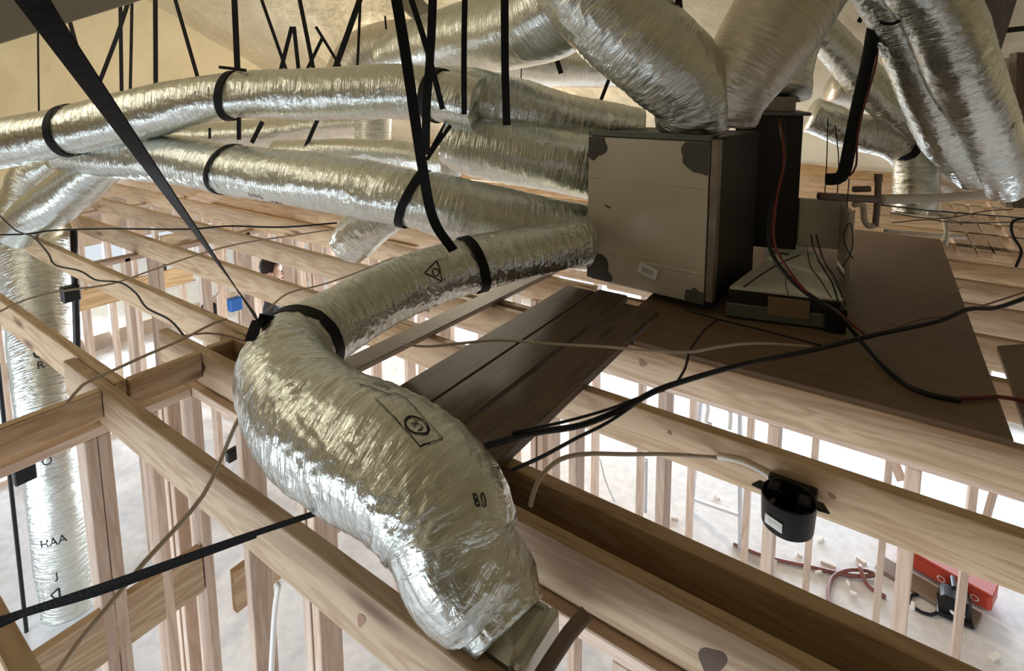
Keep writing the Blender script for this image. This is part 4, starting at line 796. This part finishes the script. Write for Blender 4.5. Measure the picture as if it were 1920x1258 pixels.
# ladder
la = Vector((-0.692, 4.126, -2.560)); lb = Vector((-1.048, 4.100, -2.560))
ld = empty('step_ladder', tuple(la), 'aluminium ladder leaning in the room behind the wide studs', 'ladder')
L0 = Vector((-0.730, 4.264, -2.710)); L1 = Vector((-0.735, 4.094, -1.775)); Q0 = Vector((-1.180, 4.420, -2.863)); Q1 = Vector((-1.113, 4.296, -1.956))
for a, b in ((L0, L1), (Q0, Q1)):
    d = (b-a); board('rail', a-d*0.6, b+d*0.6, 0.025, 0.06, M['alu'], parent=ld)
for t in (-0.25, 0.1, 0.48, 0.86, 1.25):
    board('rung', Q0.lerp(Q1, t), L0.lerp(L1, t), 0.03, 0.025, M['alu'], parent=ld)
    
# conduits and cords against the walls
for pp, r, m, lb, ct in [([(-1.357, 3.785, -1.798), (-1.368, 3.827, -2.285)], 0.012, 'alu', 'thin grey conduit between slim studs', 'conduit'), ([(-0.859, 3.514, -0.995), (-0.847, 3.509, -1.083), (-0.852, 3.495, -1.153), (-0.821, 3.513, -1.171)], 0.012, 'white', 'white curled cable by the studs below the platform edge', 'cable'), ([(-0.749, 3.584, -1.031), (-0.721, 3.593, -1.101), (-0.719, 3.578, -1.207)], 0.012, 'white', 'white vertical cable by the studs below the platform edge', 'cable'), ([(-1.890, 4.092, -2.196), (-1.839, 4.100, -2.384), (-1.760, 4.126, -2.572)], 0.008, 'alu', 'faint grey cord hanging behind the slim studs', 'cord')]:
    tube('hanging_cable' if ct != 'conduit' else 'conduit', pp, r, M[m], label=lb, cat=ct)
tube('hanging_cable', [(-1.649, 0.935, -0.697), (-1.698, 0.940, -0.847), (-1.737, 0.932, -1.129)], 0.010, M['white'], label='pale cable dropping between studs under the nearest joist', cat='cable')
T(board('diagonal_brace', (0.222, 5.098, -1.919), (0.299, 5.122, -2.113), 0.03, 0.07, M['stud']), 'short pale diagonal brace left of the wide stud at right', 'brace', 'pale diagonal braces')
T(board('diagonal_brace', (0.763, 4.541, -1.592), (0.729, 4.488, -1.789), 0.03, 0.05, M['stud']), 'pale diagonal brace near the right edge', 'brace', 'pale diagonal braces')

# left hand room: black pipe, boxes, window
tube('vent_pipe', [(-4.679, 1.255, -0.969), (-4.773, 1.345, 0.062)], 0.022, M['plastic'], seg=14, label='straight black vertical pipe beside the foil riser', cat='pipe')
tube('vent_pipe', [(-4.56, 0.80, FZ), (-4.50, 0.82, -0.3)], 0.012, M['plastic'], seg=10, label='thin dark pipe in front of the foil riser', cat='pipe')
for k, (nm, lo, lb, mt) in enumerate([('outlet_box', (-4.639, 1.251, -0.360), 'small black electrical box on a stud near the foil riser', 'plastic'), ('outlet_box', (-4.634, 2.168, -0.796), 'small grey electrical box with a pale cable on a far stud', 'dark'), ('outlet_box', (-4.458, 2.297, -0.743), 'blue electrical box below the third left joist', 'blue'), ('outlet_box', (-2.624, 1.288, -0.801), 'black electrical box low between studs left of the bent duct', 'plastic'), ('outlet_box', (-4.064, 0.789, -1.194), 'dark fitting in front of the foil riser', 'plastic')]):
    sz = (0.035, 0.05, 0.055) if k != 3 else (0.02, 0.03, 0.03)
    bxo = bx(nm, Vector(lo)-Vector(sz)/1.0, Vector(lo)+Vector(sz)/1.0, M[mt], bev=0.006); T(bxo, lb, 'electrical box', 'electrical boxes')
tube('hanging_cable', [(-4.551, 2.116, -0.713), (-4.539, 2.130, -0.669), (-4.497, 2.163, -0.643), (-4.478, 2.182, -0.608)], 0.008, M['white'], label='pale cable curling out of the grey electrical box', cat='cable')

# ------------------------------------------------------------------ right side framing
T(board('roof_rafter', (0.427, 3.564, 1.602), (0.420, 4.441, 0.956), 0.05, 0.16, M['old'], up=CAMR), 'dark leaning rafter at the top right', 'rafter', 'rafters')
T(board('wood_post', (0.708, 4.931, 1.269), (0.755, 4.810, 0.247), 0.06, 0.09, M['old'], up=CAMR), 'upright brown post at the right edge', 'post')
T(board('steel_bar', (0.504, 4.068, 1.348), (0.673, 4.188, 1.370), 0.03, 0.03, M['plastic']), 'short black bar at the right edge near the top', 'bar')
T(board('wall_sheathing', (0.503, 5.691, 0.749), (0.858, 5.327, 0.776), 0.02, 1.0, M['ply'], up=(0, 0, 1)), 'large brown sheathing panel behind the brownish duct', 'panel')
T(board('lookout_board', (0.479, 6.303, -0.02), (0.489, 4.387, -0.02), 0.09, 0.04, M['stud']), 'first slanting board beyond the white hose at right', 'board', 'slanting boards over the lit gap')
T(board('lookout_board', (0.601, 6.383, -0.02), (0.587, 4.452, -0.02), 0.09, 0.04, M['stud']), 'second slanting board beyond the white hose at right', 'board', 'slanting boards over the lit gap')
T(board('lookout_board', (0.726, 6.465, -0.02), (0.66, 4.433, -0.02), 0.09, 0.04, M['stud']), 'third slanting board beyond the white hose at right', 'board', 'slanting boards over the lit gap')
T(board('lookout_board', (0.892, 6.787, -0.02), (0.8, 4.737, -0.02), 0.09, 0.04, M['stud']), 'fourth slanting board beyond the white hose at right', 'board', 'slanting boards over the lit gap')
# near left: sheathed rafter edge
T(board('collar_beam', (-1.956, 0.081, 1.143), (-2.095, 0.964, 1.549), 0.04, 0.30, M['membrane'], up=(0.3, -0.5, 1)), 'grey board edge cutting across the top left corner', 'beam')
T(board('collar_beam', (-3.195, 2.835, 1.946), (-2.834, 3.367, 1.383), 0.04, 0.16, M['membrane'], up=(0, 0, 1)), 'grey sloping board behind the straps at top centre', 'beam')

# ------------------------------------------------------------------ person below, only the head showing
def person():
    hp = Vector((-4.935, 2.951, -0.720)); fx = Vector((hp.x, hp.y, 0))
    root = empty('person', (hp.x, hp.y, FZ), 'person with dark hair and dark shirt standing in the room below, head above a joist', 'person')
    H = hp.z-FZ+0.02
    def J(x, y, z): return Vector((x, y, z))
    k = H/1.66
    pts = {'pel': (0, 0, .92), 'wai': (0, 0, 1.08), 'che': (0, 0.01, 1.30), 'nec': (0, 0, 1.46), 'hd0': (0, .01, 1.55), 'hd1': (0, .01, 1.66), 'hd2': (0, 0.0, 1.73),
        'hl': (.09, 0, .88), 'kl': (.10, -.02, .49), 'al': (.11, .02, .09), 'tl': (.12, -.16, .04), 'hr': (-.09, 0, .88), 'kr': (-.10, -.02, .49), 'ar': (-.11, .02, .09), 'tr': (-.12, -.16, .04),
        'sl': (.18, 0, 1.40), 'el': (.23, .02, 1.12), 'wl': (.24, -.08, .88), 'ml': (.24, -.12, .80), 'sr': (-.18, 0, 1.40), 'er': (-.23, .02, 1.12), 'wr': (-.24, -.08, .88), 'mr': (-.24, -.12, .80)}
    ed = [('pel', 'wai'), ('wai', 'che'), ('che', 'nec'), ('nec', 'hd0'), ('hd0', 'hd1'), ('hd1', 'hd2'), ('pel', 'hl'), ('hl', 'kl'), ('kl', 'al'), ('al', 'tl'), ('pel', 'hr'), ('hr', 'kr'), ('kr', 'ar'), ('ar', 'tr'), ('che', 'sl'), ('sl', 'el'), ('el', 'wl'), ('wl', 'ml'), ('che', 'sr'), ('sr', 'er'), ('er', 'wr'), ('wr', 'mr')]
    rad = dict(pel=.14, wai=.125, che=.15, nec=.055, hd0=.07, hd1=.085, hd2=.07, hl=.09, kl=.058, al=.042, tl=.04, hr=.09, kr=.058, ar=.042, tr=.04, sl=.06, el=.045, wl=.03, ml=.035, sr=.06, er=.045, wr=.03, mr=.035)
    for s_, t_ in (('l', 1), ('r', -1)):
        for q in range(4):
            f = 'f%d%s' % (q, s_); g = 'g%d%s' % (q, s_); pts[f] = (.24*t_+(q-1.5)*.004*t_, -.14-(q-1.5)*.018, .76); pts[g] = (.235*t_, -.145-(q-1.5)*.02, .72-.006*(q % 3)); rad[f] = .009; rad[g] = .008; ed += [('m'+s_, f), (f, g)]
        pts['h'+'t'+s_] = (.215*t_, -.17, .79); rad['ht'+s_] = .010; ed.append(('m'+s_, 'ht'+s_))
    keys = list(pts); ix = {n: i for i, n in enumerate(keys)}
    me = bpy.data.meshes.new('body'); me.from_pydata([Vector(pts[n])*k for n in keys], [(ix[a], ix[b]) for a, b in ed], [])
    o = bpy.data.objects.new('body', me); COL.objects.link(o); o.parent = root; o.rotation_euler = (0, 0, math.radians(135)); me.materials.append(M['skin']); me.materials.append(M['shirt']); me.materials.append(M['jeans'])
    md = o.modifiers.new('skin', 'SKIN'); sv = me.skin_vertices[0].data
    for n in keys: sv[ix[n]].radius = (rad[n]*k, rad[n]*k)
    sv[ix['pel']].use_root = True
    ss = o.modifiers.new('sub', 'SUBSURF'); ss.levels = 2; ss.render_levels = 2
    dg = bpy.context.evaluated_depsgraph_get(); dg.update(); m2 = bpy.data.meshes.new_from_object(o.evaluated_get(dg)); o.modifiers.clear(); o.data = m2
    m2.materials.clear(); [m2.materials.append(M[q]) for q in ('skin', 'shirt', 'jeans')]
    for p in m2.polygons:
        z = p.center.z/k; x = abs(p.center.x)/k; p.use_smooth = True
        p.material_index = 0 if (z > 1.455 or (x > .17 and z < 1.10 and z > .6)) else (1 if z > .95 else 2)
    def part(nm, vs, fs, mat):
        q = link(nm, mesh_from(nm, [Vector(v)*k for v in vs], fs, True), mat, root); q.rotation_euler = o.rotation_euler; return q
    # hair cap
    vs = []; fs = []; n1, n2 = 28, 12
    for j in range(n2+1):
        ph = j/n2*math.radians(112)
        for i in range(n1):
            a = 2*PI*i/n1; r = 0.098*(1+0.10*noise.noise(Vector((math.cos(a)*3, math.sin(a)*3, ph*3)))); lo = 0.62 if math.sin(a) < -0.3 else 1.0
            vs.append((r*math.sin(ph*lo)*math.cos(a)*0.95, r*math.sin(ph*lo)*math.sin(a)*1.08+.012, 1.685+r*1.08*math.cos(ph*lo)))
    for j in range(n2):
        for i in range(n1): fs.append((j*n1+i, j*n1+(i+1) % n1, (j+1)*n1+(i+1) % n1, (j+1)*n1+i))
    part('hair', vs, fs, M['hair'])
    def ball(nm, c, r, mat):
        bm = bmesh.new(); bmesh.ops.create_icosphere(bm, subdivisions=2, radius=1.0)
        for v in bm.verts: v.co = Vector((v.co.x*r[0]+c[0], v.co.y*r[1]+c[1], v.co.z*r[2]+c[2]))*k
        q = bm_link(nm, bm, mat, root, True); q.rotation_euler = o.rotation_euler
    ball('nose', (0, -.085, 1.615), (.013, .02, .022), M['skin']); ball('mouth', (0, -.075, 1.575), (.024, .01, .006), M['tool_red'])
    for t_ in (1, -1): ball('eye', (.03*t_, -.075, 1.645), (.011, .008, .008), M['ink']); ball('ear', (.083*t_, .01, 1.635), (.012, .022, .03), M['skin'])
person()

# window in the far left partition
wn = empty('window', (-7.495, 2.599, -1.108), 'dark framed open window in the far left room', 'window')
for nm, lo, hi, mt in [('window_frame', (-0.03, -0.02, -0.32), (0.03, 0.04, 0.32), 'label'), ('window_frame', (-0.03, 0.70, -0.32), (0.03, 0.76, 0.32), 'label'), ('window_frame', (-0.03, -0.02, -0.36), (0.03, 0.76, -0.30), 'label'), ('window_frame', (-0.03, -0.02, 0.30), (0.03, 0.76, 0.36), 'label'), ('sash', (-0.02, 0.36, -0.30), (0.02, 0.42, 0.30), 'dark'), ('sash', (-0.02, 0.62, -0.30), (0.02, 0.69, 0.30), 'dark')]:
    o = bm_link(nm, bevel_box(hi[0]-lo[0], hi[1]-lo[1], hi[2]-lo[2], 0.004), M[mt], wn); o.location = [(a+b)/2 for a, b in zip(lo, hi)]
